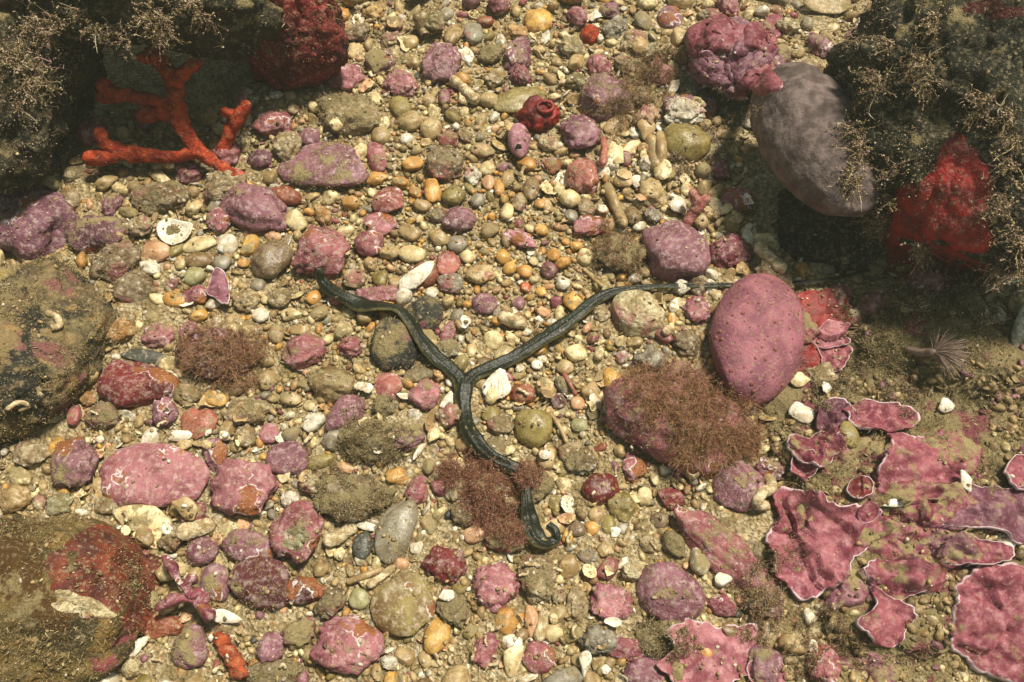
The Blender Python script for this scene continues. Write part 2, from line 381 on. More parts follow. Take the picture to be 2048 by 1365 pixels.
def fronds(name, P0, N0, length, width, tones, lean=(0, 0, 0), seg=5, nb=7, crumbs=0., csize=.0004, up=.5, spread=.5, curl=.35):
    m = len(P0); d = N0*.5+np.array([0, 0, up])+rng.normal(size=(m, 3))*spread+np.array(lean); d /= np.linalg.norm(d, axis=1)[:, None]+1e-9
    L = length*rng.uniform(.35, 1.1, m)[:, None]; p = P0.copy(); nodes = [p]; cv = rng.normal(size=(m, 3))*curl
    for k in range(seg):
        d = d+cv*.5+rng.normal(size=(m, 3))*curl*.6+np.array(lean)*.12; d /= np.linalg.norm(d, axis=1)[:, None]+1e-9
        p = p+d*L/seg; nodes.append(p)
    nodes = np.stack(nodes, 1); side = np.cross(d, rng.normal(size=(m, 3))); side /= np.linalg.norm(side, axis=1)[:, None]+1e-9
    wk = width*np.linspace(1., .35, seg+1)[None, :, None]; A = np.stack([nodes-side[:, None]*wk, nodes+side[:, None]*wk], 2).reshape(m, -1, 3)
    base = (np.arange(m)*2*(seg+1))[:, None]; F = []
    for k in range(seg): F += [base+np.array([[2*k, 2*k+1, 2*k+3]]), base+np.array([[2*k, 2*k+3, 2*k+2]])]
    tn = np.asarray(tones)[rng.integers(0, len(tones), m)]*rng.uniform(.7, 1.2, m)[:, None]
    C = np.ones((m, 2*(seg+1), 4)); C[:, :, :3] = tn[:, None, :]
    Vs_, Fs_, Cs_ = [A.reshape(-1, 3)], [np.concatenate(F, 0)], [C.reshape(-1, 4)]; n0_ = A.shape[0]*A.shape[1]
    q = m*nb; wi = rng.integers(0, m, q); ki = rng.integers(1, seg+1, q); b0_ = nodes[wi, ki]
    bd = rng.normal(size=(q, 3))+np.array([0, 0, .25]); bd /= np.linalg.norm(bd, axis=1)[:, None]; bl = (L[wi]*rng.uniform(.10, .26, q)[:, None])
    bs = np.cross(bd, rng.normal(size=(q, 3))); bs /= np.linalg.norm(bs, axis=1)[:, None]+1e-9
    mid = b0_+bd*bl*.5; tip = mid+(bd+rng.normal(size=(q, 3))*.6)*bl*.5
    V2 = np.stack([b0_-bs*width*.6, b0_+bs*width*.6, mid-bs*width*.5, mid+bs*width*.5, tip], 1).reshape(-1, 3); bb = (np.arange(q)*5)[:, None]
    F2 = np.concatenate([bb+np.array([[0, 1, 3]]), bb+np.array([[0, 3, 2]]), bb+np.array([[2, 3, 4]])], 0)
    C2 = np.ones((q, 5, 4)); C2[:, :, :3] = tn[wi][:, None, :]
    Vs_.append(V2); Fs_.append(F2+n0_); Cs_.append(C2.reshape(-1, 4)); n0_ += len(V2)
    if crumbs:
        q = int(m*crumbs); wi = rng.integers(0, m, q); ki = rng.integers(0, seg+1, q)
        V3, F3, C3 = crumb_arrays(nodes[wi, ki]+rng.normal(size=(q, 3))*.0005, csize, SILT_T+PALE_T); Vs_.append(V3); Fs_.append(F3+n0_); Cs_.append(C3)
    V = np.concatenate(Vs_); c = V.mean(axis=0)
    o = mk(name, V-c, np.concatenate(Fs_), 'turf', False, None, None, {'tone': ('FLOAT_COLOR', np.concatenate(Cs_))}); o.location = c
    return o
landmarks = []     # (phrase, px, py)
def stone(x, y, w, h, rot, shape, mat, colour, dust, label, name='stone', cat='stone', z=0., flat=None, n=None, bury=.30, group=None, tint=None):
    c_ratio = flat or {'flat': .34, 'angular': .62}.get(shape, .68)
    p = P(x, y, z); D = depth(p); th = view_angle(p); a = w/2*D/FPX
    b = h/2*D/FPX/math.sqrt(math.cos(th)**2+(c_ratio*math.sin(th))**2)
    c = c_ratio*min(a, b); p = P(x, y, z+.001+c*bury)
    nn = n or (4 if max(w, h) >= 62 else 3)
    v, f = stone_verts(nn, shape, int(x*7+y*13+w))
    o = mk(name, v, f, mat, True)
    base = np.array(COL[colour])*(tint or random.uniform(.9, 1.08))
    o.color = (*[float(q) for q in base], dust*.72)
    o.location = p; o.scale = (a, b, c)
    o.rotation_euler = (random.uniform(-.12, .12), random.uniform(-.12, .12), math.radians(rot))
    tag(o, label, cat, group); foot.append((p.x, p.y, a, b, math.radians(rot)))
    if dust > .22 and max(w, h) > 45 and mat in ('coralline', 'rubble', 'pebble', 'darkstone'):
        area = a*b*3.0
        grow(o, int(min(2600, area*(dust-.08)*1.2e6)), .0021, .00015, SILT_T, 'silt_turf', .2, (x*.1, 70, -.05))
    return o

# ------------------------------------------------------------------ sea floor
def ground_z(x, y):
    return .004*noise.noise(Vector((x*7, y*7, 1.3))) + .0018*noise.noise(Vector((x*28, y*28, 4.)))
ax = np.concatenate([[-4, -2.5, -1.5, -1, -.8], np.linspace(-.55, .55, 330), [.8, 1, 1.5, 2.5, 4]])
ay = np.concatenate([[-4, -2.5, -1.2, -.7], np.linspace(-.32, .58, 300), [.9, 1.2, 2, 3, 5]])
def silt_z(x, y):
    px, py = pix((x, y, 0)); c = math.exp(-(((px-960)/360)**2+((py-480)/230)**2))
    n_ = noise.fractal(Vector((x*26, y*26, 9.)), .8, 2., 4)
    return max(0., n_*.5+.12-.5*c)*.0058+.0010*noise.noise(Vector((x*150, y*150, 2.)))*(1-c*.5)
G = np.array([[x, y, ground_z(x, y)+silt_z(x, y)+.0002] for y in ay for x in ax]); nx, ny = len(ax), len(ay)
i = np.arange((nx-1)*(ny-1)); r_, c_ = i//(nx-1), i % (nx-1); q = r_*nx+c_
gr = mk('sea_floor', G, np.stack([q, q+1, q+nx+1, q+nx], 1), 'ground'); gr['kind'] = 'structure'

# ------------------------------------------------------------------ boulders
def boulder(name, x, y, z, w, h, cz, mat, label, seed, rot=0, n=6, amp=.16, cut=4, flat_bottom=None, cat='boulder'):
    p = P(x, y, z); D = depth(p); a = w/2*D/FPX; b = h/2*D/FPX
    r = np.random.default_rng(seed); v, f = ico(n); v = v.copy(); off = r.uniform(-50, 50, 3)
    d = r.normal(size=(cut, 3)); d /= np.linalg.norm(d, axis=1)[:, None]
    for di in d: v -= np.outer(np.maximum(0, v@di-r.uniform(.65, .9))*.7, di)
    k = 1 + amp*fbm(v, 1.3, off, 2) + amp*.42*fbm(v, 4.5, off+5, 4) + amp*.22*fbm(v, 13, off+8, 4)
    v *= k[:, None]
    if flat_bottom is not None: v[:, 2] = np.maximum(v[:, 2], flat_bottom)
    o = mk(name, v, f, mat); o.location = p; o.scale = (a, b, cz); o.rotation_euler = (0, 0, math.radians(rot))
    tag(o, label, cat); foot.append((p.x, p.y, a*.8, b*.8, math.radians(rot)))
    return o
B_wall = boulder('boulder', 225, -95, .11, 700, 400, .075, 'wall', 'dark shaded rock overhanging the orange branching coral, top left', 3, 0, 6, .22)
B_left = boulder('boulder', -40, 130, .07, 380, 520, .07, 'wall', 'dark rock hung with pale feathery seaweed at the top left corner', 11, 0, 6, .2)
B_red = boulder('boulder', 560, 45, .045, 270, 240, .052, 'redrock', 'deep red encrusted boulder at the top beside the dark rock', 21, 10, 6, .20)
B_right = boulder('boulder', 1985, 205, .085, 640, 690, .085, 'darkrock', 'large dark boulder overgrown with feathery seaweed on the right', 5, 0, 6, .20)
B_mott = boulder('boulder', 40, 690, .012, 310, 390, .045, 'mottled', 'large mottled brown and grey boulder at the left edge', 31, 0, 6, .14)
B_low = boulder('boulder', 85, 1215, .01, 400, 370, .050, 'lowrock', 'large yellow brown boulder filling the bottom left corner', 41, 0, 6, .12)
B_ledge = boulder('rock_ledge', 1930, 1060, -.012, 980, 760, .034, 'ledge', 'silt covered rock ledge carrying the purple coralline plates, lower right', 51, -12, 6, .26, cat='rock')
B_low2 = boulder('boulder', 1700, 420, .0, 330, 300, .028, 'crevice', 'low rock painted black green for shade in the crevice under the grey sponge', 71, 20, 5, .2)  # rock added to darken the crevice; its dark colour stands for shade
B_slope = boulder('rock_ledge', 1850, 740, -.006, 460, 260, .030, 'ledge', 'brown silt covered rock below the dark boulder, beside the mauve sponge', 61, 0, 6, .26, cat='rock')

# ------------------------------------------------------------------ stones, from the photograph: x y w h rot shape material colour dust | label
STONES = '''
546 250 88 65 0 lump coralline rose .25|plump rose stone just below the deep red boulder, beside the orange coral
616 274 48 38 0 smooth coralline mauve .2|small round dark mauve pebble touching the plump rose stone
520 320 52 42 0 smooth coralline purple .3|dull brownish mauve pebble right of the orange coral's upright stick
650 335 190 105 -8 flat coralline mauve .48|wide flat mauve slab dusted with silt, with a ragged lower edge
753 315 40 66 18 smooth coralline rose .3|upright narrow rose pebble at the right end of the flat dusty slab
572 392 70 40 -10 smooth pebble brick .2|smooth brick red lens shaped pebble below the flat dusty slab
512 418 140 92 -12 lump coralline mauve .3|mauve stone with white scrapes left of centre, under the brick red pebble
780 402 76 58 12 angular coralline salmon .12|pinkish wedge shaped stone with a dark red corner
918 441 72 54 4 smooth coralline mauve .3|oval mauve pebble among pale gravel above the grey quartz
762 447 72 46 -20 flat coralline pink .1|flat clean pink crust under the pinkish wedge stone
866 380 36 58 8 lump pebble amber .1|tall pitted amber pebble beside the olive one
908 392 50 42 0 smooth pebble olive .3|rounded olive amber pebble right of the tall pitted amber one
955 401 32 28 0 smooth pebble grey .0|small translucent grey pebble right of the olive amber one
945 352 38 46 0 rubble rubble white .1|white lumpy coral fragment above the olive amber pebble
977 366 26 32 0 smooth pebble peach .1|tiny pink spotted pebble beside the white lumpy coral fragment
998 376 22 38 0 smooth pebble amber .1|narrow amber pebble right of the pink spotted one
890 327 82 74 0 lump rubble brown .6|dusty brown lump with an olive patch above the tall amber pebble
897 278 44 36 0 lump coralline salmon .4|salmon tinted stone half under silt above the dusty brown lump
820 243 54 40 0 smooth pebble beige .45|silt dusted beige pebble, left of a matching pair at upper centre
862 257 44 50 0 smooth pebble beige .5|silt dusted beige pebble, right of a matching pair at upper centre
800 215 42 50 20 smooth pebble olive .4|olive pebble with a pink top above the dusted beige pair
880 127 86 96 -10 knobby coralline mauve .3|bumpy mauve stone with a dark pit near the top centre
690 158 90 62 20 rubble coralline pink .25|twisted pink crust fragment right of the deep red boulder
802 169 76 56 -20 knobby coralline pink .35|knobby pink lump left of the white coral twig
697 232 150 84 -6 rubble rubble beige .75|broad mound of silted shelly rubble above the flat dusty slab
762 271 42 40 0 smooth pebble tan .6|dusty tan pebble at the right end of the shelly rubble mound
813 278 28 24 0 smooth pebble white .0|small chalky white pebble below the dusted beige pair
947 67 40 52 0 smooth pebble grey .2|translucent grey pebble near the top edge
906 70 36 48 -15 smooth pebble tan .3|tan oval pebble left of the translucent grey one near the top
822 84 34 36 0 smooth pebble beige .25|small beige pebble above the bumpy mauve stone's left side
1035 112 62 86 -15 knobby coralline mauve .35|mauve crust lump with a dark hollow in its middle, top centre
1077 42 58 54 0 lump pebble gold .2|golden orange stone at the top edge
1339 39 54 50 -20 smooth coralline mauve .2|smooth mauve oval at the top, left of the purple folded crust
1207 197 108 112 20 lump coralline mauve .5|large mauve stone matted with brown seaweed, upper right of centre
1042 200 116 50 18 flat pebble olive .35|flat olive stone behind the dark red dome sponge
1160 267 82 92 10 knobby coralline mauve .2|pebbly mauve stone right of the dark red dome sponge
1372 285 100 80 -8 smooth pebble olive .30|round yellow olive stone under the white barnacles
1168 352 74 80 0 lump coralline salmon .45|brownish rose stone below the pebbly mauve stone
1063 378 36 54 -6 smooth pebble brown .15|dark brown oval pebble with a fine line, centre top
1306 387 56 62 0 lump pebble beige .3|rounded yellow beige stone left of the white shell chip
1429 415 40 52 0 rubble rubble cream .25|pale pitted barnacle lump beside the pink forked branch
1464 443 40 54 0 smooth pebble olive .2|brownish translucent pebble at the edge of the dark crevice
1440 341 44 52 0 lump coralline magenta .1|magenta stone in the shade under the yellow olive stone
1264 431 36 46 0 smooth pebble brown .4|brown pebble below the yellow beige stone
1204 422 28 24 0 smooth pebble amber .1|small amber pebble left of the brown pebble by the tan tube
1172 415 38 40 0 lump rubble tan .2|small pinkish tan snail shell half buried in gravel
1141 433 30 30 0 smooth pebble grey .1|round marbled grey white pebble
1141 398 44 36 10 smooth pebble cream .1|pale yellow pebble above the marbled grey white one
1081 408 26 22 0 smooth pebble amber .0|small orange amber pebble left of the pale yellow one
1084 461 26 24 0 smooth pebble gold .0|golden pebble just above the pink knobbed branch piece
1180 452 78 46 10 rubble coralline pink .3|pink crusted rubble left of the brown pebble, upper right of centre
1040 478 84 38 -24 knobby coralline pink .1|bright pink knobbed crust piece above the amber pebbles
1348 507 132 136 25 smooth coralline mauve .12|big oval stone patched in mauve and orange brown with white crust lines
1461 503 92 84 -25 knobby coralline magenta .3|rough magenta stone beside the open white mussel shell
1240 512 112 84 -10 rubble coralline brown .7|silt and seaweed covered lump left of the big patched oval stone
66 446 210 150 -20 lump coralline purple .2|large purple crusted rock at the left edge
190 470 120 90 -10 lump coralline purple .5|mauve and brown rock under the coral, right of the large purple rock
320 400 120 80 0 rubble rubble brown .6|brown rubble under the orange coral's low branch
230 525 116 88 25 lump rubble brown .35|brown stone with a maroon stain below the white oyster shell
313 503 66 46 -10 smooth pebble peach .3|pinkish tan oval pebble under the white oyster shell
400 490 78 36 15 smooth pebble cream .1|long cream pebble right of the white oyster shell
455 488 42 44 0 smooth pebble white .05|clean ivory pebble at the right end of the long cream one
397 521 56 34 0 smooth pebble brown .3|grey brown pebble below the long cream one
443 526 38 32 0 smooth pebble grey .1|glassy grey pebble below the ivory one
362 528 26 26 0 smooth pebble beige .2|small beige pebble left of the grey brown one
487 526 24 20 0 smooth pebble amber .1|small amber pebble between the glassy grey one and the brown oval
542 520 78 84 -35 smooth pebble taupe .35|brown oval stone left of the bright rose stone at the worm's tip
267 578 98 74 -15 lump rubble brown .4|brown beige stone with a red edge, left of centre
352 598 56 40 0 smooth pebble amber .35|amber brown pebble right of the brown beige red edged stone
390 553 42 40 0 smooth pebble palegreen .35|pale greenish pebble above the amber brown one
489 604 62 52 0 rubble rubble beige .5|beige rubble lump right of the upright purple plate
522 630 36 30 0 smooth pebble white .05|round white pebble right of the beige rubble lump
461 640 22 28 0 smooth pebble beige .0|tiny glassy beige pebble above the seaweed mound
440 712 172 116 -5 knobby coralline maroon .35|mound wrapped in brown seaweed with maroon sides, left of centre
313 672 72 46 0 lump coralline pink .45|speckled pink stone above the dark slate flake
236 664 80 62 0 rubble rubble amber .5|amber rubble between the mottled boulder and the speckled pink stone
288 712 96 30 -6 flat pebble slate .15|dark slate flake lying flat at left
275 772 180 102 -14 angular coralline crimson .22|angular red brown rock with a mauve back, left of centre
397 842 78 74 0 flat pebble salmon .4|flat pink and amber stone below the seaweed mound
492 822 100 66 0 rubble rubble beige .6|beige pink rubble block left of the dusty brown stone
538 868 46 42 -20 flat coralline pink .0|clean flat pink chip above the dusky rose stone
492 874 52 50 0 rubble rubble beige .4|beige lump with a pale cap left of the clean pink chip
640 507 122 114 -15 knobby coralline rose .25|bright rose stone at the tip of the worm's left arm
739 486 62 56 0 smooth coralline rose .3|rounded dusty rose pebble right of the bright rose stone
824 509 60 38 -5 smooth pebble cream .05|large cream quartz pebble above the white wedge shell
708 558 50 44 0 rubble rubble beige .15|knobby sandy lump just right of the bright rose stone
852 549 54 52 0 smooth pebble brick .05|smooth brick red pebble under the white wedge shell
897 526 52 52 -20 flat coralline salmon .15|rough salmon crust right of the brick red pebble
903 570 60 46 -10 rubble rubble grey .3|grey sandy cake of cemented grit below the salmon crust
962 549 64 44 12 lump pebble beige .3|beige amber stone right of the grey sandy cake
1006 514 30 32 0 smooth pebble gold .0|upper golden pebble of the amber group at centre
1020 537 28 26 0 smooth pebble gold .0|golden pebble touching the upper one of the amber group
1049 545 32 30 0 angular pebble amber .0|blocky pale amber pebble in the amber group at centre
1050 574 26 28 0 angular pebble orange .0|sharp orange wedge pebble below the amber group
1084 586 28 26 0 angular pebble gold .05|square golden pebble right of the orange wedge
1107 510 28 28 0 angular pebble amber .05|dark amber blocky pebble right of the amber group
1153 493 28 22 0 lump pebble gold .1|golden lump left of the silt and seaweed covered lump
1079 458 26 22 0 lump pebble amber .1|amber bit below the golden pebble near the pink branch piece
1067 523 20 20 0 angular pebble cream .0|tiny pale pebble inside the amber group
936 514 32 28 0 smooth pebble cream .2|small greyish cream pebble above the beige amber stone
915 489 44 36 0 smooth pebble grey .05|glassy grey quartz with reddish spots above the salmon crust
969 610 52 48 0 smooth coralline mauve .35|rounded mauve rose pebble right of the charcoal stone
848 630 76 78 0 smooth darkstone black .3|charcoal stone behind the worm's left arm
788 690 96 122 15 smooth darkstone black .42|black stone with a pink top and silt band, the worm's arm lying on it
760 590 104 42 0 lump coralline pink .45|pink crusted stone behind the bend of the worm's left arm
605 704 98 82 10 lump coralline rose .4|crimson pink rock left of the black stone
665 766 94 82 0 lump pebble brown .55|dusty orange brown stone below the crimson pink rock
690 829 70 98 -25 smooth coralline mauve .25|tilted mauve oval stone below the dusty brown stone
766 813 56 50 0 rubble rubble silt .8|ball of brown silt right of the tilted mauve oval
852 792 72 66 0 lump coralline pink .4|pink stone with a grey patch left of the worm's stem
774 768 62 52 0 flat coralline salmon .2|flat salmon crust below the black stone
838 746 82 40 10 flat rubble silt .7|silt coated flat chip left of the worm's fork
985 681 42 40 -10 angular pebble cream .0|clear cream yellow quartz above the worm's right arm
943 700 22 32 0 smooth pebble cream .0|narrow cream pebble left of the clear cream quartz
1043 788 56 42 0 lump pebble brick .3|orange brown stone right of the white triangular shell
915 633 30 30 0 smooth pebble grey .1|grey veined pebble left of the mauve rose pebble
895 668 34 56 -20 lump coralline pink .35|small upright pink crust beside the charcoal stone
627 595 30 34 -20 smooth pebble amber .15|yellow amber pebble under the worm's left tip
560 595 50 40 0 lump rubble beige .4|beige silted lump left of the yellow amber pebble
745 884 150 92 -5 rubble rubble silt .85|broad silt and seaweed matted rubble left of the worm's stem
575 917 86 70 0 smooth coralline mauve .3|dusky rose stone right of the wrinkled pink lump
827 832 34 30 0 rubble rubble white .2|chalky white barnacle left of the worm's stem
873 897 16 30 0 smooth pebble crimson .0|tiny shiny red pebble left of the worm's lower bend
1275 627 112 98 -10 smooth rubble cream .15|pale beige limpet like shell stone right of the worm's right arm
1202 627 40 42 0 lump rubble tan .25|tan lump touching the limpet like stone
1394 623 58 76 10 knobby coralline pink .05|smooth salmon pink knob left of the mauve sponge
1223 760 42 56 0 lump pebble gold .0|bright orange gold pitted stone above the seaweed covered rock
1066 852 80 90 15 smooth pebble olive .15|round olive yellow stone patched with pink below the white triangular shell
1155 807 30 30 0 smooth pebble peach .2|small pinkish pebble left of the seaweed covered rock
1151 707 48 38 0 smooth pebble cream .15|cream stone with a yellow side below the worm's right arm
1074 730 24 20 0 smooth pebble white .0|small pure white pebble right of the worm's fork
1130 735 36 32 0 smooth pebble beige .3|dusty beige pebble below the cream stone with the yellow side
1112 605 28 28 0 lump coralline magenta .1|small vivid magenta pebble above the worm's right arm
1037 607 32 30 0 smooth pebble mauve .3|greyish mauve pebble above the worm's right arm
1158 851 36 34 0 smooth pebble palegreen .25|pale olive pebble left of the seaweed covered rock's foot
1346 637 24 30 0 smooth pebble gold .05|small amber bead right of the limpet like stone
1246 714 34 30 0 rubble rubble white .1|white coral crumb below the limpet like stone
1373 686 72 60 0 rubble rubble brown .5|brownish pink rubble under the salmon pink knob
1572 779 50 26 5 smooth pebble taupe .15|flat brown oval pebble below the mauve sponge
1350 845 312 196 -14 lump coralline rose .42|large rose rock thickly tufted with brown seaweed
148 927 98 110 0 lump coralline mauve .45|mauve silted stone left of the white speckled pink stone
306 952 226 132 -6 flat coralline pink .08|large flat pink stone with white speckles and wavy pale lines
482 973 144 124 0 knobby coralline pink .2|wrinkled pink and cream lump right of the speckled pink stone
28 997 68 60 0 lump pebble tan .3|tan stone between the two large left boulders
404 1103 68 60 0 smooth coralline mauve .3|mauve pebble above the mauve oval, lower left
429 1166 60 82 20 smooth coralline mauve .4|upright mauve oval stone beside the pink forked crust
495 1092 124 66 -10 lump coralline mauve .45|broad dusty mauve stone left of the pink stone with the green patch
530 1165 150 104 -15 angular coralline maroon .35|dark maroon rock with a pale pink rim, lower left
295 1156 42 38 0 smooth pebble olive .5|dusty olive pebble beside the bottom left boulder
295 1208 52 52 0 smooth pebble palegreen .45|round dusty greenish pebble left of the pink forked crust
327 1254 84 48 0 lump pebble brick .3|dark brick stone under the pink forked crust
383 1290 74 90 0 lump coralline mauve .65|fuzzy silted mauve stone left of the orange lobed sponge
190 1290 104 92 0 knobby coralline purple .3|purple lumps on the edge of the bottom left boulder
538 1300 62 74 -20 lump coralline mauve .35|mauve stone left of the big pink stone at the bottom
545 1345 130 60 0 lump rubble brown .7|silt covered stone at the bottom edge, left of the big pink stone
598 1064 112 132 15 lump coralline rose .25|rose stone bearing a pale green patch
792 1061 76 132 -20 smooth pebble grey .35|long grey green pebble standing up tilted, lower centre
725 1092 40 58 0 smooth pebble slate .15|dark slate grey pebble left of the long grey green pebble
707 994 172 108 -8 rubble rubble brown .75|big silty rubble rock above the long grey green pebble
806 1208 132 134 0 flat coralline olive .3|round flat stone in olive and dull mauve, lower centre
697 1290 152 116 -5 knobby coralline pink .12|big bumpy pink stone near the bottom edge
873 1272 54 78 -22 smooth pebble gold .1|glossy yellow oval pebble near the bottom
890 1128 92 76 -15 knobby coralline crimson .3|warty dark red lump left of the knobbly pink one
992 1170 100 110 0 knobby coralline pink .05|knobbly pink fingered crust ball, lower centre
718 1198 46 42 -30 smooth pebble palegreen .2|pale greenish beige pebble left of the round flat stone
680 1107 28 28 0 angular pebble cream .1|small cream pebble left of the slate grey one
795 952 50 40 0 lump pebble amber .35|amber brown stone below the silt matted rubble
947 1071 46 36 0 smooth pebble peach .05|pink and cream spotted pebble left of the worm's hooked end
911 976 50 60 0 rubble rubble cream .3|yellow white crusted stone under the brown seaweed
640 924 58 30 20 smooth pebble olive .45|silty olive pebble right of the dusky rose stone
690 936 46 22 -20 lump pebble peach .3|pinkish flat pebble above the silty rubble rock
1013 1243 54 58 0 lump pebble amber .25|rounded amber beige stone below the knobbly pink ball
802 1128 36 26 -10 smooth pebble peach .1|peach pebble below the long grey green pebble
778 1325 36 30 0 rubble rubble white .05|white barnacle crumb right of the big bumpy pink stone
605 1180 90 60 -10 lump coralline maroon .2|shadowed maroon stone under the rose stone with the green patch
1267 934 56 72 0 knobby coralline rose .3|upright rose stone below the large seaweed tufted rock
1359 945 30 34 0 smooth coralline magenta .0|small magenta bead below the large seaweed tufted rock
1200 978 76 66 15 smooth pebble crimson .15|smooth deep red stone right of the brown seaweed tuft
1341 998 56 46 -10 angular coralline crimson .02|red three cornered stone above the long rust pink rock
1475 973 108 116 10 smooth coralline mauve .3|round mauve stone under the tufted rock's right end
1288 994 36 38 0 lump pebble cream .2|cream stone right of the smooth deep red stone
1162 924 68 62 0 rubble rubble brown .55|round silty ball right of the worm's lower bend
1243 1015 62 62 0 lump pebble olive .5|olive silted stone below the smooth deep red one
1338 1187 142 122 -15 smooth coralline mauve .32|large mauve oval stone at the lower right of the gravel
1222 1208 96 76 -15 rubble coralline pink .35|mottled pink and white stone left of the large mauve oval
1155 1208 48 72 0 lump rubble beige .45|beige stone left of the mottled pink and white one
1063 1244 32 66 10 smooth pebble peach .25|narrow peach brown pebble beside the white tube at the bottom
1327 1282 112 88 0 lump rubble silt .85|round ball of silt below the large mauve oval
1250 1298 106 46 -15 knobby coralline rose .15|row of rose lumps below the mottled stone
1077 1314 72 66 -10 smooth coralline rose .35|mauve rose stone at the bottom edge, left of the upright white shell
1292 1348 104 72 0 lump coralline mauve .15|mauve stone cut by the bottom edge below the silt ball
1443 1215 66 52 -20 lump coralline magenta .05|bright magenta red lump right of the large mauve oval
1440 1100 270 96 -40 lump coralline rose .36|long rust pink rock slanting down to the right under silt
1218 1050 32 40 -15 smooth pebble olive .2|yellow olive pebble below the olive silted stone
1183 1057 30 30 0 smooth pebble amber .25|amber pebble touching the yellow olive one
1246 1059 34 28 0 smooth pebble grey .05|glassy pebble with pink dots right of the yellow olive one
1193 1030 34 34 0 smooth pebble tan .3|tan pebble above the yellow olive one
1211 1100 38 32 0 lump pebble beige .2|beige pebble below the yellow olive one
1176 1114 46 36 0 rubble rubble grey .4|rough greyish lump left of the lower beige pebble
1295 1089 40 40 0 lump rubble tan .45|tan silted lump left of the long rust pink rock
1070 1152 92 112 0 rubble rubble beige .6|upright block of beige silted rubble, lower centre
1588 707 24 36 -10 smooth pebble olive .2|small green brown snail on the red crust beside the mauve sponge
1140 905 60 46 0 lump rubble tan .35|tan stone above the round silty ball
1520 1110 70 60 0 lump rubble silt .8|silty lump at the ledge's edge, right of the rust pink rock
1155 1060 36 30 0 smooth pebble taupe .2|taupe pebble right of the worm's hooked end
880 975 40 36 0 lump coralline rose .3|small rose stone left of the yellow white crusted stone
1000 850 60 50 0 rubble rubble tan .5|tan silt lump right of the worm's stem
980 830 42 36 0 smooth pebble olive .35|olive pebble touching the worm's stem
1110 1010 30 40 0 lump pebble olive .3|olive pebble right of the worm's hanging end
1320 1040 44 36 0 smooth pebble taupe .4|taupe silted pebble below the red three cornered stone
120 1010 60 50 0 lump rubble palegreen .5|greenish silted lump below the mauve silted stone
215 1010 60 40 0 lump rubble tan .5|tan lump under the large flat speckled pink stone's left end
210 830 80 60 0 rubble rubble brown .6|brown rubble below the angular red brown rock
'''
for line in STONES.strip().split('\n'):
    a_, label = line.split('|'); a_ = a_.split()
    x, y, w, h, rot = map(float, a_[:5]); shape, mat, colour, dust = a_[5], a_[6], a_[7], float(a_[8])
    big = max(w, h)
    nm = {'coralline': 'coralline_stone', 'pebble': 'pebble', 'rubble': 'rubble_stone', 'darkstone': 'stone'}[mat]
    if mat == 'pebble' and big > 60: nm = 'stone'
    stone(x, y, w, h, rot, shape, mat, colour, dust, label, nm, 'pebble' if big < 56 else 'stone')
    if big > 40: landmarks.append((label, x, y))

# ------------------------------------------------------------------ rays onto what is built so far
def fresh():
    bpy.context.view_layer.update(); return bpy.context.evaluated_depsgraph_get()
dg = fresh()
def hit(px, py):
    d = (P(px, py, 0)-CAM).normalized()
    ok, loc, nor, *_ = scene.ray_cast(dg, CAM, d)
    return (loc, nor) if ok else (P(px, py, 0), Vector((0, 0, 1)))
def drop(x, y, top=.3):
    ok, loc, nor, *_ = scene.ray_cast(dg, Vector((x, y, top)), Vector((0, 0, -1)))
    return loc.z if ok else 0.
def smooth_path(pts, n):
    """Catmull-Rom through rows of numbers"""
    p = np.array(pts, float); p = np.vstack([2*p[0]-p[1], p, 2*p[-1]-p[-2]]); m = len(p)-3
    out = []
    for t in np.linspace(0, m-1e-6, n):
        i = int(t); u = t-i; a, b, c, d = p[i:i+4]
        out.append(.5*((2*b)+(-a+c)*u+(2*a-5*b+4*c-d)*u*u+(-a+3*b-3*c+d)*u**3))
    return np.array(out)
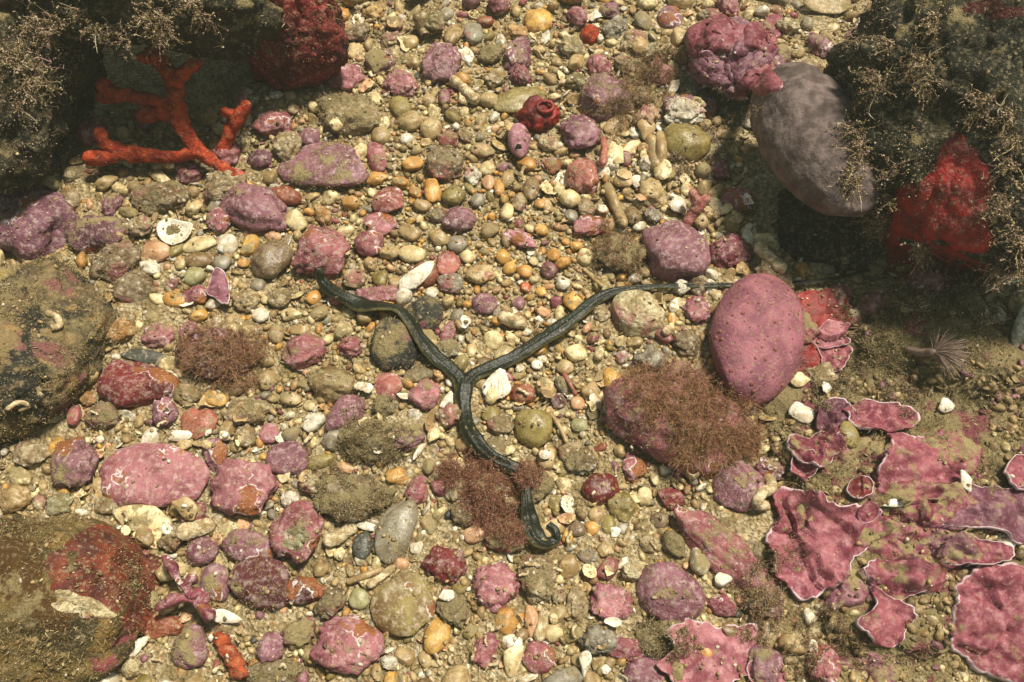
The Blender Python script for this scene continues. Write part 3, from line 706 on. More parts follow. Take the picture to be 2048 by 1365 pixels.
def tube(name, path, mat, parent=None, seg=14, rough=.0, color=None, hollow=False, sq=1.0):
    """round tube along rows x y z r with domed ends (or an open mouth at the last end)"""
    p = np.array(path, float); n = len(p); C = p[:, :3]; R = p[:, 3]
    T = np.gradient(C, axis=0); T /= np.linalg.norm(T, axis=1)[:, None]+1e-9
    ref = np.array([0.13, .31, .94]); V = []
    for k in range(n):
        s = np.cross(T[k], ref); s /= np.linalg.norm(s)+1e-9; u = np.cross(s, T[k])
        for a in range(seg):
            an = 2*math.pi*a/seg; q = (s*math.cos(an)+u*math.sin(an)*sq)
            rr = R[k]*(1+rough*noise.noise(Vector(C[k]*160+q*1.3)))
            V.append(C[k]+q*rr)
    F = [[k*seg+a, k*seg+(a+1) % seg, (k+1)*seg+(a+1) % seg, (k+1)*seg+a] for k in range(n-1) for a in range(seg)]
    V = list(V)
    for e, sgn in ((0, -1), (n-1, 1)):
        if hollow and e == n-1:
            prev = e*seg
            for sc, dz in ((.72, .0), (.62, -1.2)):
                st = len(V)
                for a in range(seg): V.append(C[e]+(np.array(V[e*seg+a])-C[e])*sc+T[e]*R[e]*dz)
                F += [[prev+a, prev+(a+1) % seg, st+(a+1) % seg, st+a] for a in range(seg)]; prev = st
            V.append(C[e]-T[e]*R[e]*1.2); c = len(V)-1
            F += [[prev+a, prev+(a+1) % seg, c, c] for a in range(seg)]
            continue
        prev = e*seg
        for sc, dz in ((.82, .5), (.45, .85)):
            st = len(V)
            for a in range(seg): V.append(C[e]+(np.array(V[e*seg+a])-C[e])*sc+sgn*T[e]*R[e]*dz)
            fs = [[prev+a, prev+(a+1) % seg, st+(a+1) % seg, st+a] for a in range(seg)]
            F += fs if sgn > 0 else [x[::-1] for x in fs]; prev = st
        V.append(C[e]+sgn*T[e]*R[e]*.98); c = len(V)-1
        for a in range(seg):
            F.append([prev+a, prev+(a+1) % seg, c, c] if sgn > 0 else [prev+(a+1) % seg, prev+a, c, c])
    V = np.array(V); quads = [x for x in F if x[2] != x[3]]; tris = [x[:3] for x in F if x[2] == x[3]]
    F3 = [t for x in quads for t in ([x[0], x[1], x[2]], [x[0], x[2], x[3]])] + tris
    return mk(name, V, F3, mat, True, parent, color)
def sheet(name, outline, center, mat, rings=14, dome=0., thick=.0012, ribs=0, wav=.0, color=None, parent=None, lift=None, seed=0, cup=0., dense=48, scal=.05):
    """thin solid plate: outline rows of x y (metres, local), domed, with real thickness"""
    out = smooth_path(list(outline)+[outline[0]], max(dense, 6*len(outline)))[:-1]; m = len(out); c = np.array(center, float)
    V, E = [], []
    L = np.abs(out-c).max()
    for k in range(rings+1):
        t = (k/rings)**.8
        for j in range(m):
            q = c+(out[j]-c)*t*(1+scal*t*(noise.noise(Vector((out[j][0]*110+seed, out[j][1]*110, 2.)))+.5*noise.noise(Vector((out[j][0]*330+seed, out[j][1]*330, 5.)))))
            z = dome*(1-t*t) + wav*noise.noise(Vector((q[0]*55+seed, q[1]*55, seed)))*(.3+t) + wav*.4*noise.noise(Vector((q[0]*170, q[1]*170, seed)))
            if ribs: z += L*.03*t*math.cos(2*math.pi*ribs*j/m)
            if cup: z += cup*t*t
            V.append((q[0], q[1], z)); E.append(t)
    if lift is not None:
        for k, p in enumerate(V): V[k] = (p[0], p[1], p[2]+lift(p[0], p[1], E[k]))
    top = len(V); V += [(p[0]*1., p[1], p[2]-thick*(1.2-.5*E[k])) for k, p in enumerate(V)]; E = E+E
    F = []
    for k in range(rings):
        for j in range(m):
            a, b, d, e = k*m+j, k*m+(j+1) % m, (k+1)*m+(j+1) % m, (k+1)*m+j
            F.append((a, e, d, b)); F.append((a+top, b+top, d+top, e+top))
    k = rings
    for j in range(m):
        a, b = k*m+j, k*m+(j+1) % m; F.append((a, a+top, b+top, b))
    return mk(name, V, F, mat, True, parent, color, {'rim': ('FLOAT', E)})

# ------------------------------------------------------------------ grey sponge on the dark boulder, mauve sponge, red sponges
g = stone(1630, 274, 216, 388, 12, 'egg', 'greysponge', 'grey', 0, 'big smooth grey brown sponge bulging from the dark boulder', 'sponge', 'sponge', z=.062, n=6, flat=.85, bury=0.)
v = np.array([x.co[:] for x in g.data.vertices])
fold = np.exp(-((v[:, 1]-.52-.10*v[:, 0])**2)/.003)*np.clip(v[:, 2]+.3, 0, 1)*np.clip(v[:, 0]+.55, 0, 1)
v *= (1-.10*fold+.045*fbm(v, 2.2, 4., 2)+.012*fbm(v, 8., 2., 3))[:, None]
g.data.vertices.foreach_set('co', v.astype(np.float32).ravel()); g.data.update()
ms = stone(1512, 674, 184, 276, -16, 'egg', 'mauvesponge', 'mauve', 0, 'large mauve oval sponge dotted with brown papillae', 'sponge', 'sponge', n=5, flat=.62, bury=.6)
bm = bmesh.new(); bmesh.ops.create_cone(bm, cap_ends=True, segments=10, radius1=.0017, radius2=.0008, depth=.0011)
bmesh.ops.translate(bm, verts=bm.verts, vec=(0, 0, .0004)); pm = bpy.data.meshes.new('papilla'); bm.to_mesh(pm); bm.free(); pm.materials.append(MAT['papilla'])
v, nn = world_verts(ms); idx = [k for k in rng.permutation(len(v)) if nn[k][2] > .05]; used = []
for k in idx:
    if all(np.linalg.norm(v[k]-u) > random.choice((.003, .005, .008)) for u in used):
        used.append(v[k]); o = put('papilla', pm, ms); o.matrix_parent_inverse = ms.matrix_basis.inverted()
        o.location = v[k]; o.rotation_euler = Vector(nn[k]).to_track_quat('Z', 'Y').to_euler(); s_ = random.choice((.3, .4, .45, .5, .6, .7, .9)); o.scale = (s_, s_, s_*.8)
    if len(used) > 120: break
rs = stone(1078, 232, 98, 78, -5, 'lump', 'redcrust', 'crimson', 0, 'dark red dome sponge with a round opening, upper centre', 'sponge', 'sponge', n=5, flat=.8)
pr = Vector(hit(1086, 222)[0])
rp = P(1090, 224, .012)
tor = []
for k in range(25):
    an = 2*math.pi*k/24; tor.append((rp.x+.006*math.cos(an), rp.y+.0045*math.sin(an), .0175+.001*math.sin(an), .0016))
o = tube('osculum', tor, 'redcrust', None, 10); o.parent = rs; o.matrix_parent_inverse = rs.matrix_basis.inverted()
dg = fresh()
def lobed(px, py, w, h, seed, amp=.28, m=22):
    r = np.random.default_rng(seed); ph = r.uniform(0, 6.28, 4)
    return [(px+w/2*(1+amp*(math.sin(2*a+ph[0])+.7*math.sin(3*a+ph[1])+.6*math.sin(5*a+ph[2]))/1.6)*math.cos(a),
             py-h/2*(1+amp*(math.sin(2*a+ph[0])+.7*math.sin(3*a+ph[1])+.6*math.sin(5*a+ph[2]))/1.6)*math.sin(a)) for a in np.linspace(0, 2*math.pi, m, endpoint=False)]
def crust(name, pts, center, mat, colour, dust, label, cat, lift=.0035, thick=.003, wav=.0022, edge=.0015, seed=0, rings=20, parent=None, grow_=1.0, cap_=.03):
    """plate following the surface under it; its outline is laid on that surface"""
    cz = hit(*center)[0].z
    W = [P(center[0]+(x-center[0])*grow_, center[1]+(y-center[1])*grow_, cz) for x, y in pts]; c = P(center[0], center[1], cz)
    def lf(x, y, t): return min(drop(x+c.x, y+c.y), cz+cap_)+lift*(1-.25*t)+edge*t**6
    o = sheet(name, [(p.x-c.x, p.y-c.y) for p in W], (0, 0), mat, rings, 0, thick, 0, wav, (*COL[colour], dust), parent, lf, seed, 0., 110, .16)
    o.location = (c.x, c.y, 0)
    if label: tag(o, label, cat)
    return o
def wallcrust(name, px, py, w, h, mat, label, cat, colour='crimson', dust=0., seed=1, thick=.004, m=30, rings=12, parent=None, amp=.28, relax=0, rag=0.):
    """crust on a steep face: every vertex is where a ray meets that face, raised along its normal"""
    pts = lobed(px, py, w, h, seed, amp, m); V, E = [], []; rr_ = np.random.default_rng(seed)
    pts = [(px+(x-px)*k_, py+(y-py)*k_) for (x, y), k_ in zip(pts, 1+rag*(rr_.random(m)-.6))]
    for k in range(rings+1):
        t = k/rings
        for x, y in pts:
            loc, nor = hit(px+(x-px)*t, py+(y-py)*t)
            hgt = thick*(math.sqrt(max(0, 1-t**4))+.35*noise.noise(loc*90))-.001*(t > .99)
            V.append(loc+nor*hgt); E.append(t)
    V = [np.array(p) for p in V]; g_ = np.array(V).reshape(rings+1, m, 3)
    for _ in range(relax):
        a_ = g_.copy(); a_[1:-1] = .25*(g_[2:]+g_[:-2]+np.roll(g_, 1, 1)[1:-1]+np.roll(g_, -1, 1)[1:-1]); a_[0] = g_[1].mean(axis=0); a_[-1] = .5*g_[-1]+.25*(np.roll(g_, 1, 1)[-1]+np.roll(g_, -1, 1)[-1]); g_ = a_
    V = [np.array(p) for p in g_.reshape(-1, 3)]; ctr = np.mean(V, axis=0)
    F = [(k*m+j, (k+1)*m+j, (k+1)*m+(j+1) % m, k*m+(j+1) % m) for k in range(rings) for j in range(m)]
    F = [f[::-1] for f in F]
    top = len(V); back = [V[j+rings*m]+np.array([0, 0, -.006]) for j in range(m)]
    V += back; E += [1.]*m
    F += [(rings*m+j, rings*m+(j+1) % m, top+(j+1) % m, top+j) for j in range(m)]
    o = mk(name, np.array(V)-ctr, F, mat, True, parent, (*COL[colour], dust), {'rim': ('FLOAT', E)})
    bm = bmesh.new(); bm.from_mesh(o.data); bmesh.ops.recalc_face_normals(bm, faces=bm.faces); bm.to_mesh(o.data); bm.free()
    o.location = ctr
    if label: tag(o, label, cat)
    return o
sc_s = wallcrust('sponge', 1905, 385, 180, 190, 'brightred', 'scarlet encrusting sponge on the dark boulder at right', 'sponge', seed=4, thick=.004, amp=.30, m=60, rings=18, relax=5, rag=.25)
for k, (x, y, w, h) in enumerate(((1835, 460, 170, 170), (1930, 470, 150, 150), (1870, 530, 160, 120))):
    o = wallcrust('lobe', x, y, w, h, 'brightred', None, None, seed=14+k, thick=.004, amp=.3, m=50, rings=14, relax=5, rag=.25)
    o.parent = sc_s; o.matrix_parent_inverse = sc_s.matrix_basis.inverted()
dg = fresh()
# purple folded crust at the top right: a rock clad in plates
pr_ = stone(1465, 108, 196, 176, 10, 'lump', 'coralline', 'purple', .1, 'lumpy purple crusted rock at the top, left of the grey sponge', 'coralline_stone', 'stone', z=.02, n=5, flat=.6, bury=.2)
dg = fresh()
for k, (x, y, w, h, c) in enumerate(((1440, 75, 130, 90, 'magenta'), (1500, 120, 110, 80, 'purple'), (1520, 165, 80, 70, 'magenta'), (1420, 140, 90, 70, 'purple'), (1530, 70, 90, 70, 'magenta'))):
    o = wallcrust('crust_plate', x, y, w, h, 'plate', None, None, c, .12, 30+k, .0045, parent=None)
    o.parent = pr_; o.matrix_parent_inverse = pr_.matrix_basis.inverted()
    dg = fresh()

# ------------------------------------------------------------------ coralline plates on the ledge, lower right
Z12 = lambda pts: [(1488+x/2.843, 885+y/2.843) for x, y in pts]
crust('coralline_plate', Z12([(220, 350), (260, 328), (340, 330), (390, 380), (430, 430), (500, 440), (600, 435), (690, 465), (740, 500), (700, 560), (640, 600), (600, 640), (560, 670), (545, 740), (520, 790), (450, 805), (400, 840), (320, 810), (260, 760), (230, 680), (190, 620), (180, 550), (210, 500), (255, 470), (230, 420)]), (1488+430/2.843, 885+590/2.843), 'plate', 'plum', .16, 'big lobed rose plate with a white rim at the ledge edge, lower right', 'seaweed', wav=.0062, lift=.006, thick=.0045, edge=.0022, grow_=1.2, seed=1)
crust('coralline_plate', Z12([(850, 0), (1000, 10), (1100, 60), (1150, 110), (1190, 180), (1180, 240), (1100, 290), (1000, 330), (880, 330), (790, 250), (780, 150), (830, 80)]), (1488+980/2.843, 885+180/2.843), 'plate', 'plum', .22, 'broad rose crust left of the white forked speck on the ledge', 'seaweed', wav=.0062, lift=.006, thick=.0045, edge=.0022, grow_=1.2, seed=2)
crust('coralline_plate', Z12([(1010, 340), (1160, 275), (1320, 265), (1480, 275), (1650, 290), (1650, 520), (1520, 540), (1400, 480), (1180, 480), (1040, 440)]), (1488+1320/2.843, 885+380/2.843), 'plate', 'purple', .2, 'wide purple crust reaching the right edge on the ledge', 'seaweed', wav=.0062, lift=.006, thick=.0045, edge=.0022, grow_=1.2, seed=3)
crust('coralline_plate', Z12([(1270, 730), (1400, 715), (1560, 745), (1750, 790), (1760, 1300), (1600, 1380), (1400, 1300), (1250, 1200), (1150, 1100), (1180, 950), (1160, 850), (1210, 780)]), (1488+1440/2.843, 885+1020/2.843), 'plate', 'plum', .2, 'largest rose plate, in the bottom right corner', 'seaweed', wav=.006, lift=.008, thick=.008, edge=-.003, seed=4)
crust('coralline_plate', Z12([(720, 860), (800, 900), (930, 990), (905, 1060), (850, 1130), (760, 1130), (690, 1080), (650, 1030), (735, 960)]), (1488+800/2.843, 885+1020/2.843), 'plate', 'plum', .2, 'fan shaped rose plate between the big lobed plate and the bottom right corner', 'seaweed', wav=.0062, lift=.006, thick=.0045, edge=.0022, grow_=1.2, seed=5)
crust('coralline_plate', Z12([(700, 740), (780, 690), (900, 690), (1010, 740), (1080, 790), (950, 860), (860, 880), (760, 830)]), (1488+880/2.843, 885+780/2.843), 'plate', 'magenta', .3, 'dark silted purple crust above the fan shaped plate', 'seaweed', wav=.0062, lift=.006, thick=.0045, edge=.0022, grow_=1.2, seed=6)
crust('coralline_plate', Z12([(1130, 610), (1180, 560), (1260, 545), (1380, 580), (1500, 600), (1480, 660), (1380, 690), (1260, 690), (1160, 680)]), (1488+1300/2.843, 885+620/2.843), 'plate', 'magenta', .2, 'purple crescent plate above the largest rose plate', 'seaweed', wav=.0062, lift=.006, thick=.0045, edge=.0022, grow_=1.2, seed=7)
crust('coralline_plate', [(1640, 815), (1665, 806), (1690, 812), (1705, 830), (1690, 855), (1660, 870), (1640, 850)], (1670, 836), 'plate', 'purple', .2, 'small purple crust left of the upper snail disc', 'seaweed', wav=.0062, lift=.006, thick=.0045, edge=.0022, grow_=1.2, seed=8)
crust('coralline_plate', [(1690, 830), (1715, 815), (1770, 818), (1810, 830), (1805, 860), (1760, 870), (1715, 865)], (1750, 842), 'plate', 'plum', .25, 'ragged rose crust above the lower snail disc', 'seaweed', wav=.0062, lift=.006, thick=.0045, edge=.0022, grow_=1.2, seed=9)
crust('coralline_plate', lobed(1625, 905, 70, 70, 12), (1625, 905), 'plate', 'magenta', .3, 'magenta crust patch on silt below the mauve sponge', 'seaweed', wav=.0062, lift=.006, thick=.0045, edge=.0022, grow_=1.2, seed=10)
crust('coralline_plate', lobed(1714, 980, 40, 38, 13, .06), (1714, 980), 'plate', 'crimson', .0, 'small round red disc with a pale rim on the ledge', 'seaweed', lift=.007, wav=.004, grow_=1.2, seed=11)
crust('coralline_plate', lobed(1730, 1030, 34, 30, 14, .08), (1730, 1030), 'plate', 'plum', .0, 'small rose disc beside the wide purple crust', 'seaweed', lift=.006, wav=.004, grow_=1.2, seed=12)
crust('coralline_plate', lobed(1600, 940, 46, 40, 15, .2), (1600, 940), 'plate', 'plum', .2, 'small rose crust at the ledge top near the round mauve stone', 'seaweed', wav=.0062, lift=.006, thick=.0045, edge=.0022, grow_=1.2, seed=13)
crust('coralline_plate', lobed(2035, 960, 70, 60, 16, .2), (2035, 960), 'plate', 'plum', .1, 'rose crust cut by the right edge above the wide purple crust', 'seaweed', wav=.0062, lift=.006, thick=.0045, edge=.0022, grow_=1.2, seed=14)
crust('coralline_plate', lobed(1420, 1318, 190, 110, 17, .22), (1420, 1318), 'plate', 'pink', .12, 'pale lilac pink crust at the bottom, right of the silt ball', 'seaweed', lift=.006, wav=.004, grow_=1.2, seed=15)
crust('coralline_plate', lobed(1530, 1350, 60, 60, 18, .2), (1530, 1350), 'plate', 'plum', .1, 'small rose crust on the bottom edge right of the lilac pink one', 'seaweed', lift=.006, wav=.004, grow_=1.2, seed=16)
crust('red_crust', lobed(1640, 636, 120, 100, 19, .18), (1640, 636), 'redcrust', 'crimson', 0, 'dark red crust just right of the mauve sponge', 'sponge', lift=.006, cap_=.006, seed=17)
crust('red_crust', lobed(1606, 722, 70, 66, 20, .2), (1606, 722), 'redcrust', 'crimson', 0, 'lower dark red crust behind the mauve sponge\'s right side', 'sponge', lift=.005, cap_=.006, seed=18)
dg = fresh()
crust('coralline_plate', lobed(1660, 672, 66, 34, 21, .2), (1660, 672), 'plate', 'pink', 0, 'pink plate with a white rim on the dark red crust', 'seaweed', cap_=.006, lift=.005, wav=.004, grow_=1.2, seed=19)
crust('coralline_plate', lobed(1662, 712, 52, 64, 22, .2), (1662, 712), 'plate', 'plum', .1, 'rose plate below the white rimmed pink one', 'seaweed', cap_=.006, lift=.003, wav=.004, grow_=1.2, seed=20)
dg = fresh()
for k, (x, y, w, h, c_, L) in enumerate(((1850, 1000, 150, 90, 'magenta', 'ragged magenta crust joining the broad rose crust and the wide purple one'), (1790, 1080, 130, 80, 'plum', 'silted rose crust right of the big lobed plate'),
        (1905, 1085, 110, 60, 'purple', 'silted purple crust left of the white shell bit in the yellow gap'), (1900, 905, 120, 80, 'plum', 'silted rose crust at the top right of the ledge plates'), (1700, 1180, 80, 60, 'mauve', 'dim mauve crust below the big lobed plate'),
        (1590, 1040, 60, 46, 'plum', 'small silted rose crust left of the big lobed plate'), (1860, 1130, 120, 70, 'plum', 'rose crust lump left of the largest plate'), (1700, 905, 90, 70, 'magenta', 'dark magenta crust between the two snail discs'), (1760, 1330, 110, 60, 'mauve', 'dull mauve crust on the bottom edge below the fan plate'))):
    crust('coralline_plate', lobed(x, y, w*1.35, h*1.35, 60+k, .3), (x, y), 'plate', c_, .45, L, 'seaweed', lift=.0028, wav=.0045, thick=.006, edge=-.005, seed=40+k)
# plates on stones
crust('coralline_plate', [(432, 560), (446, 553), (458, 562), (466, 590), (466, 622), (452, 620), (438, 610), (424, 600), (424, 578)], (446, 588), 'plate', 'mauve', 0, 'upright purple plate with a pale edge, left of centre', 'seaweed', lift=.010, seed=21)
crust('rust_crust', lobed(185, 1125, 180, 190, 23, .16), (185, 1125), 'rustcrust', 'brick', .1, 'rust red crust on the bottom left boulder', 'sponge', lift=.0016, thick=.004, edge=-.004, wav=.004, seed=22, grow_=1.1)
crust('pale_crust', lobed(165, 1215, 90, 60, 24, .3), (165, 1215), 'rubble', 'cream', .1, 'cream crust patch on the bottom left boulder', 'sponge', lift=.0014, thick=.004, edge=-.004, wav=.005, seed=23)
crust('green_crust', lobed(588, 1075, 62, 62, 25, .2), (588, 1075), 'rubble', 'palegreen', .1, 'pale green crust on the rose stone, lower left of centre', 'sponge', lift=.0010, thick=.003, edge=-.003, wav=.002, seed=24)
# pink forked crust at the lower left
fk = empty('coralline_branch'); tag(fk, 'pink forked crust fingers beside the bottom left boulder', 'seaweed')
for pts in ([(332, 1118), (345, 1140), (360, 1165), (385, 1188), (398, 1186)], [(318, 1216), (345, 1200), (380, 1200), (405, 1215), (420, 1230)], [(372, 1172), (384, 1160)], [(395, 1210), (408, 1196)]):
    tube('finger', smooth_path([(*P(x, y, .016), .0026+.0011*math.sin(q*2.2)) for q, (x, y) in enumerate(pts)], 18), 'coralline', fk, 12, .6, (*COL['magenta'], .2))
# pink Y branch, upper right
fk = empty('coralline_branch'); tag(fk, 'smooth pink forked branch beside the white shell chip, upper right', 'seaweed')
for pts in ([(1375, 445, .004), (1390, 420, .012), (1398, 402, .018)], [(1390, 420, .012), (1412, 398, .018)], [(1394, 405, .016), (1386, 388, .02)]):
    tube('finger', smooth_path([(*P(x, y, z), .0042-.0006*q) for q, (x, y, z) in enumerate(pts)], 12), 'coralline', fk, 12, .2, (*COL['salmon'], .0))

# ------------------------------------------------------------------ gravel
INW = lambda X, Y, e, k=1.0: (((X-e[0])*math.cos(e[4])+(Y-e[1])*math.sin(e[4]))/(e[2]*k))**2+((-(X-e[0])*math.sin(e[4])+(Y-e[1])*math.cos(e[4]))/(e[3]*k))**2 < 1
FT = np.array(foot)
def covered(X, Y, k):
    dx, dy = X-FT[:, 0], Y-FT[:, 1]; c, s = np.cos(FT[:, 4]), np.sin(FT[:, 4])
    return bool((((dx*c+dy*s)/(FT[:, 2]*k))**2+((dy*c-dx*s)/(FT[:, 3]*k))**2 < 1).any())
PAL = [('amber', 12, 'amber'), ('gold', 7, 'golden'), ('cream', 15, 'cream'), ('white', 7, 'white'), ('beige', 24, 'beige'), ('tan', 14, 'tan'), ('brown', 8, 'brown'), ('grey', 7, 'grey'), ('peach', 5, 'peach'), ('olive', 5, 'olive'), ('rose', 3, 'rose'), ('mauve', 2, 'mauve'), ('brick', 2, 'brick red'), ('slate', 1, 'slate')]
pw = np.array([p[1] for p in PAL], float); pw /= pw.sum()
cell = .010; grid = {}
def clean(X, Y):                                           # the washed pebble bed at the centre; rubble and silt round it
    px, py = pix((X, Y, .003)); return math.exp(-(((px-960)/330)**2+((py-500)/210)**2))
def fits(X, Y, r, gap):
    gx, gy = int(X//cell), int(Y//cell)
    K_ = 3 if r > .007 else 2
    for i in range(gx-K_, gx+K_+1):
        for j in range(gy-K_, gy+K_+1):
            for (a, b, c) in grid.get((i, j), ()):
                if (a-X)**2+(b-Y)**2 < ((c+r)*gap)**2: return False
    return True
cand = []
for e in foot:                                             # hand placed pebbles keep their room
    if max(e[2], e[3]) < .030: grid.setdefault((int(e[0]//cell), int(e[1]//cell)), []).append((e[0], e[1], min(e[2], e[3])))
ledge_zone = [(B_ledge.location.x, B_ledge.location.y, B_ledge.scale[0]*.97, B_ledge.scale[1]*.97, B_ledge.rotation_euler[2]), (B_slope.location.x, B_slope.location.y, B_slope.scale[0], B_slope.scale[1], 0)]
for rad, tries in ((.0125, 420), (.0100, 800), (.0084, 1000), (.0070, 1700), (.0058, 3000), (.0047, 4500), (.0037, 7000), (.0028, 11000), (.0021, 22000), (.0015, 40000), (.0011, 30000)):
    for _ in range(tries):
        X, Y = random.uniform(-.50, .50), random.uniform(-.30, .50); r = rad*random.uniform(.88, 1.15)
        if any(INW(X, Y, e) for e in ledge_zone) and random.random() < .9: continue
        if covered(X, Y, .92 if rad > .004 else .82): continue
        if rad > .008 and clean(X, Y) > .12: continue
        if fits(X, Y, r, .90 if rad > .003 else .72):
            grid.setdefault((int(X//cell), int(Y//cell)), []).append((X, Y, r)); cand.append((X, Y, r))
print('grains', len(cand))
var = []
for k in range(24):
    v, f = stone_verts(4 if k >= 16 else 3, ('smooth', 'lump', 'lump', 'angular', 'smooth', 'rubble')[k % 6] if k < 16 else ('rubble', 'knobby', 'rubble', 'lump')[k % 4], 900+k)
    o = mk('pebble', v, f, ('rubble' if k % 6 == 5 else 'pebble') if k < 16 else ('rubble', 'coralline', 'rubble', 'coralline')[k % 4]); var.append((o.data, ('rounded', 'oval', 'lumpy', 'angular', 'smooth', 'rough')[k % 6] if k < 16 else ('rough', 'knobby', 'craggy', 'lumpy')[k % 4])); bpy.data.objects.remove(o)
inview = []
CLEAN_V = [k for k in range(16) if var[k][1] in ('rounded', 'oval', 'smooth', 'angular')]; ROUGH_V = [k for k in range(16) if var[k][1] in ('lumpy', 'rough', 'angular')]
warm = np.array([1.6 if p[0] in ('amber', 'gold', 'cream', 'peach') else .9 for p in PAL])*pw; warm /= warm.sum()
dull = np.array([dict(amber=.5, gold=.5, peach=.7, brown=.6, olive=.5, beige=1.4, cream=1.6, white=1.3, tan=1.1).get(p[0], 1.) for p in PAL])*pw; dull /= dull.sum()
def pick(c): return rng.choice(len(PAL), p=warm if rng.random() < c else dull)
for k, (X, Y, r) in enumerate(cand):
    px, py = pix((X, Y, .003))
    if 15 < px < 2033 and 15 < py < 1350: inview.append((r/depth(Vector((X, Y, .003))), k, px, py))
# only those that no boulder, sponge or plate hides
dg = fresh(); vis = []
for s_, k, px, py in sorted(inview, reverse=True):
    X, Y, r = cand[k]; t = Vector((X, Y, .003+r)); d = t-CAM
    ok, loc, *_ = scene.ray_cast(dg, CAM, d.normalized(), distance=d.length-.002)
    nr_ = sum(1 for q in vis if cand[q[0]][2] >= .0078); nb_ = len(vis)-nr_
    if not ok and ((r >= .0078 and nr_ < 240) or (r < .0078 and nb_ < 220)): vis.append((k, px, py))
    if nb_ >= 220: break
single = {k for k, *_ in vis}
LM = [('orange coral', 350, 240), ('deep red boulder', 570, 90), ('plump rose stone', 546, 250), ('flat dusty mauve slab', 650, 335), ('shelly rubble mound', 697, 232), ('twisted pink crust', 690, 158), ('bumpy mauve stone', 880, 127), ('white coral twig', 932, 186),
 ('dark red dome sponge', 1080, 232), ('golden orange stone', 1077, 42), ('orange red sponge tuft', 1180, 70), ('purple folded crust', 1465, 108), ('seaweed matted mauve stone', 1207, 197), ('white barnacle cluster', 1372, 222), ('yellow olive stone', 1380, 285), ('grey sponge', 1622, 278),
 ('pebbly mauve stone', 1160, 267), ('brownish rose stone', 1168, 352), ('yellow beige stone', 1306, 387), ('pink forked branch', 1394, 411), ('big patched oval stone', 1348, 507), ('open mussel shell', 1497, 476), ('mauve dotted sponge', 1510, 677), ('limpet like stone', 1275, 627), ('salmon pink knob', 1394, 623),
 ('pinkish wedge stone', 780, 402), ('oval mauve pebble', 918, 441), ('amber pebble group', 1030, 540), ('pink knobbed crust piece', 1040, 478), ('cream quartz pebble', 824, 509), ('white wedge shell', 834, 556), ('bright rose stone', 640, 507), ('brown oval stone', 542, 520), ('mauve stone with white scrapes', 512, 418), ('white oyster shell', 353, 466),
 ('large purple rock', 66, 446), ('upright purple plate', 446, 588), ('seaweed mound', 440, 712), ('mottled boulder', 60, 690), ('angular red brown rock', 275, 772), ('speckled flat pink stone', 306, 952), ('wrinkled pink lump', 482, 973), ('dusky rose stone', 575, 917), ('tilted mauve oval', 690, 829), ('crimson pink rock', 605, 704),
 ('black stone', 788, 690), ("worm's fork", 935, 745), ("worm's right arm", 1110, 662), ("worm's left arm", 720, 610), ("worm's stem", 932, 845), ("worm's hooked end", 1085, 1070), ('white triangular shell', 996, 768), ('olive pink patched stone', 1066, 852), ('orange gold stone', 1223, 760), ('tufted rose rock', 1350, 845), ('smooth deep red stone', 1200, 978),
 ('round mauve stone', 1475, 973), ('long rust pink rock', 1440, 1100), ('large mauve oval', 1338, 1187), ('mottled pink white stone', 1222, 1208), ('knobbly pink ball', 992, 1170), ('warty dark red lump', 890, 1128), ('long grey green pebble', 792, 1061), ('silty rubble rock', 707, 994), ('round flat stone', 806, 1208), ('big bumpy pink stone', 697, 1290), ('yellow oval pebble', 873, 1272),
 ('rose stone with green patch', 598, 1064), ('maroon rock', 530, 1165), ('pink forked crust', 366, 1190), ('bottom left boulder', 110, 1200), ('orange lobed sponge', 461, 1318), ('silt ball', 1327, 1282), ('upright white shell', 1169, 1328), ('beige rubble block', 1070, 1152), ('lilac pink crust', 1420, 1318)]
DIRS = ['right of', 'above and right of', 'above', 'above and left of', 'left of', 'below and left of', 'below', 'below and right of']
taken = {}
for k, px, py in vis:
    X, Y, r = cand[k]; cl_ = clean(X, Y); ci_ = pick(cl_); me, sh = var[rng.integers(16, 24) if r > .0078 else rng.choice(CLEAN_V if rng.random() < .15+.8*cl_ else ROUGH_V)]
    if me.materials[0] == MAT['coralline']: ci_ = [q_[0] for q_ in PAL].index('rose' if rng.random() < .5 else 'mauve')
    o = put('pebble' if r < .0078 else 'rubble_stone', me); s3 = r*np.array([random.uniform(.95, 1.35), random.uniform(.8, 1.05), random.uniform(.6, .85)])
    o.location = (X, Y, ground_z(X, Y)+s3[2]*random.uniform(.35, .8)); o.scale = s3; o.rotation_euler = (random.uniform(-.3, .3), random.uniform(-.3, .3), random.uniform(0, 6.28))
    o.color = (*(np.array(COL[PAL[ci_][0]])*random.uniform(.8, 1.12)), random.choice((0, .05, .1, .2, .35))+(1-cl_)*random.uniform(.0, .35))
    ds = sorted(LM, key=lambda l: (l[1]-px)**2+(l[2]-py)**2)[:6]; lab = None
    for far in ('just ', '', 'a little '):
        for nmz, lx, ly in ds:
            an = math.atan2(ly-py, px-lx); q_ = DIRS[int(round(an/(math.pi/4))) % 8]
            cl = f'{"small" if r < .0078 else "stubby"} {PAL[ci_][2]} {sh} {"pebble" if r < .0078 else "stone"} {far}{q_} the {nmz}'
            if far == 'just ' and math.hypot(lx-px, ly-py) > 130: continue
            if cl not in taken and len(cl.split()) <= 16: lab = cl; break
        if lab: break
    lab = lab or cl; taken[lab] = 1
    tag(o, lab, 'pebble' if r < .0078 else 'stone', 'gravel pebbles of the sea floor')
lows = {n: [stone_verts(n, ('smooth', 'lump', 'angular', 'lump', 'rubble', 'rubble', 'lump', 'rubble')[k % 8], 300+k) for k in range(16)] for n in (1, 2)}
Vs, Fs, Cs, n0 = [], [], [], 0
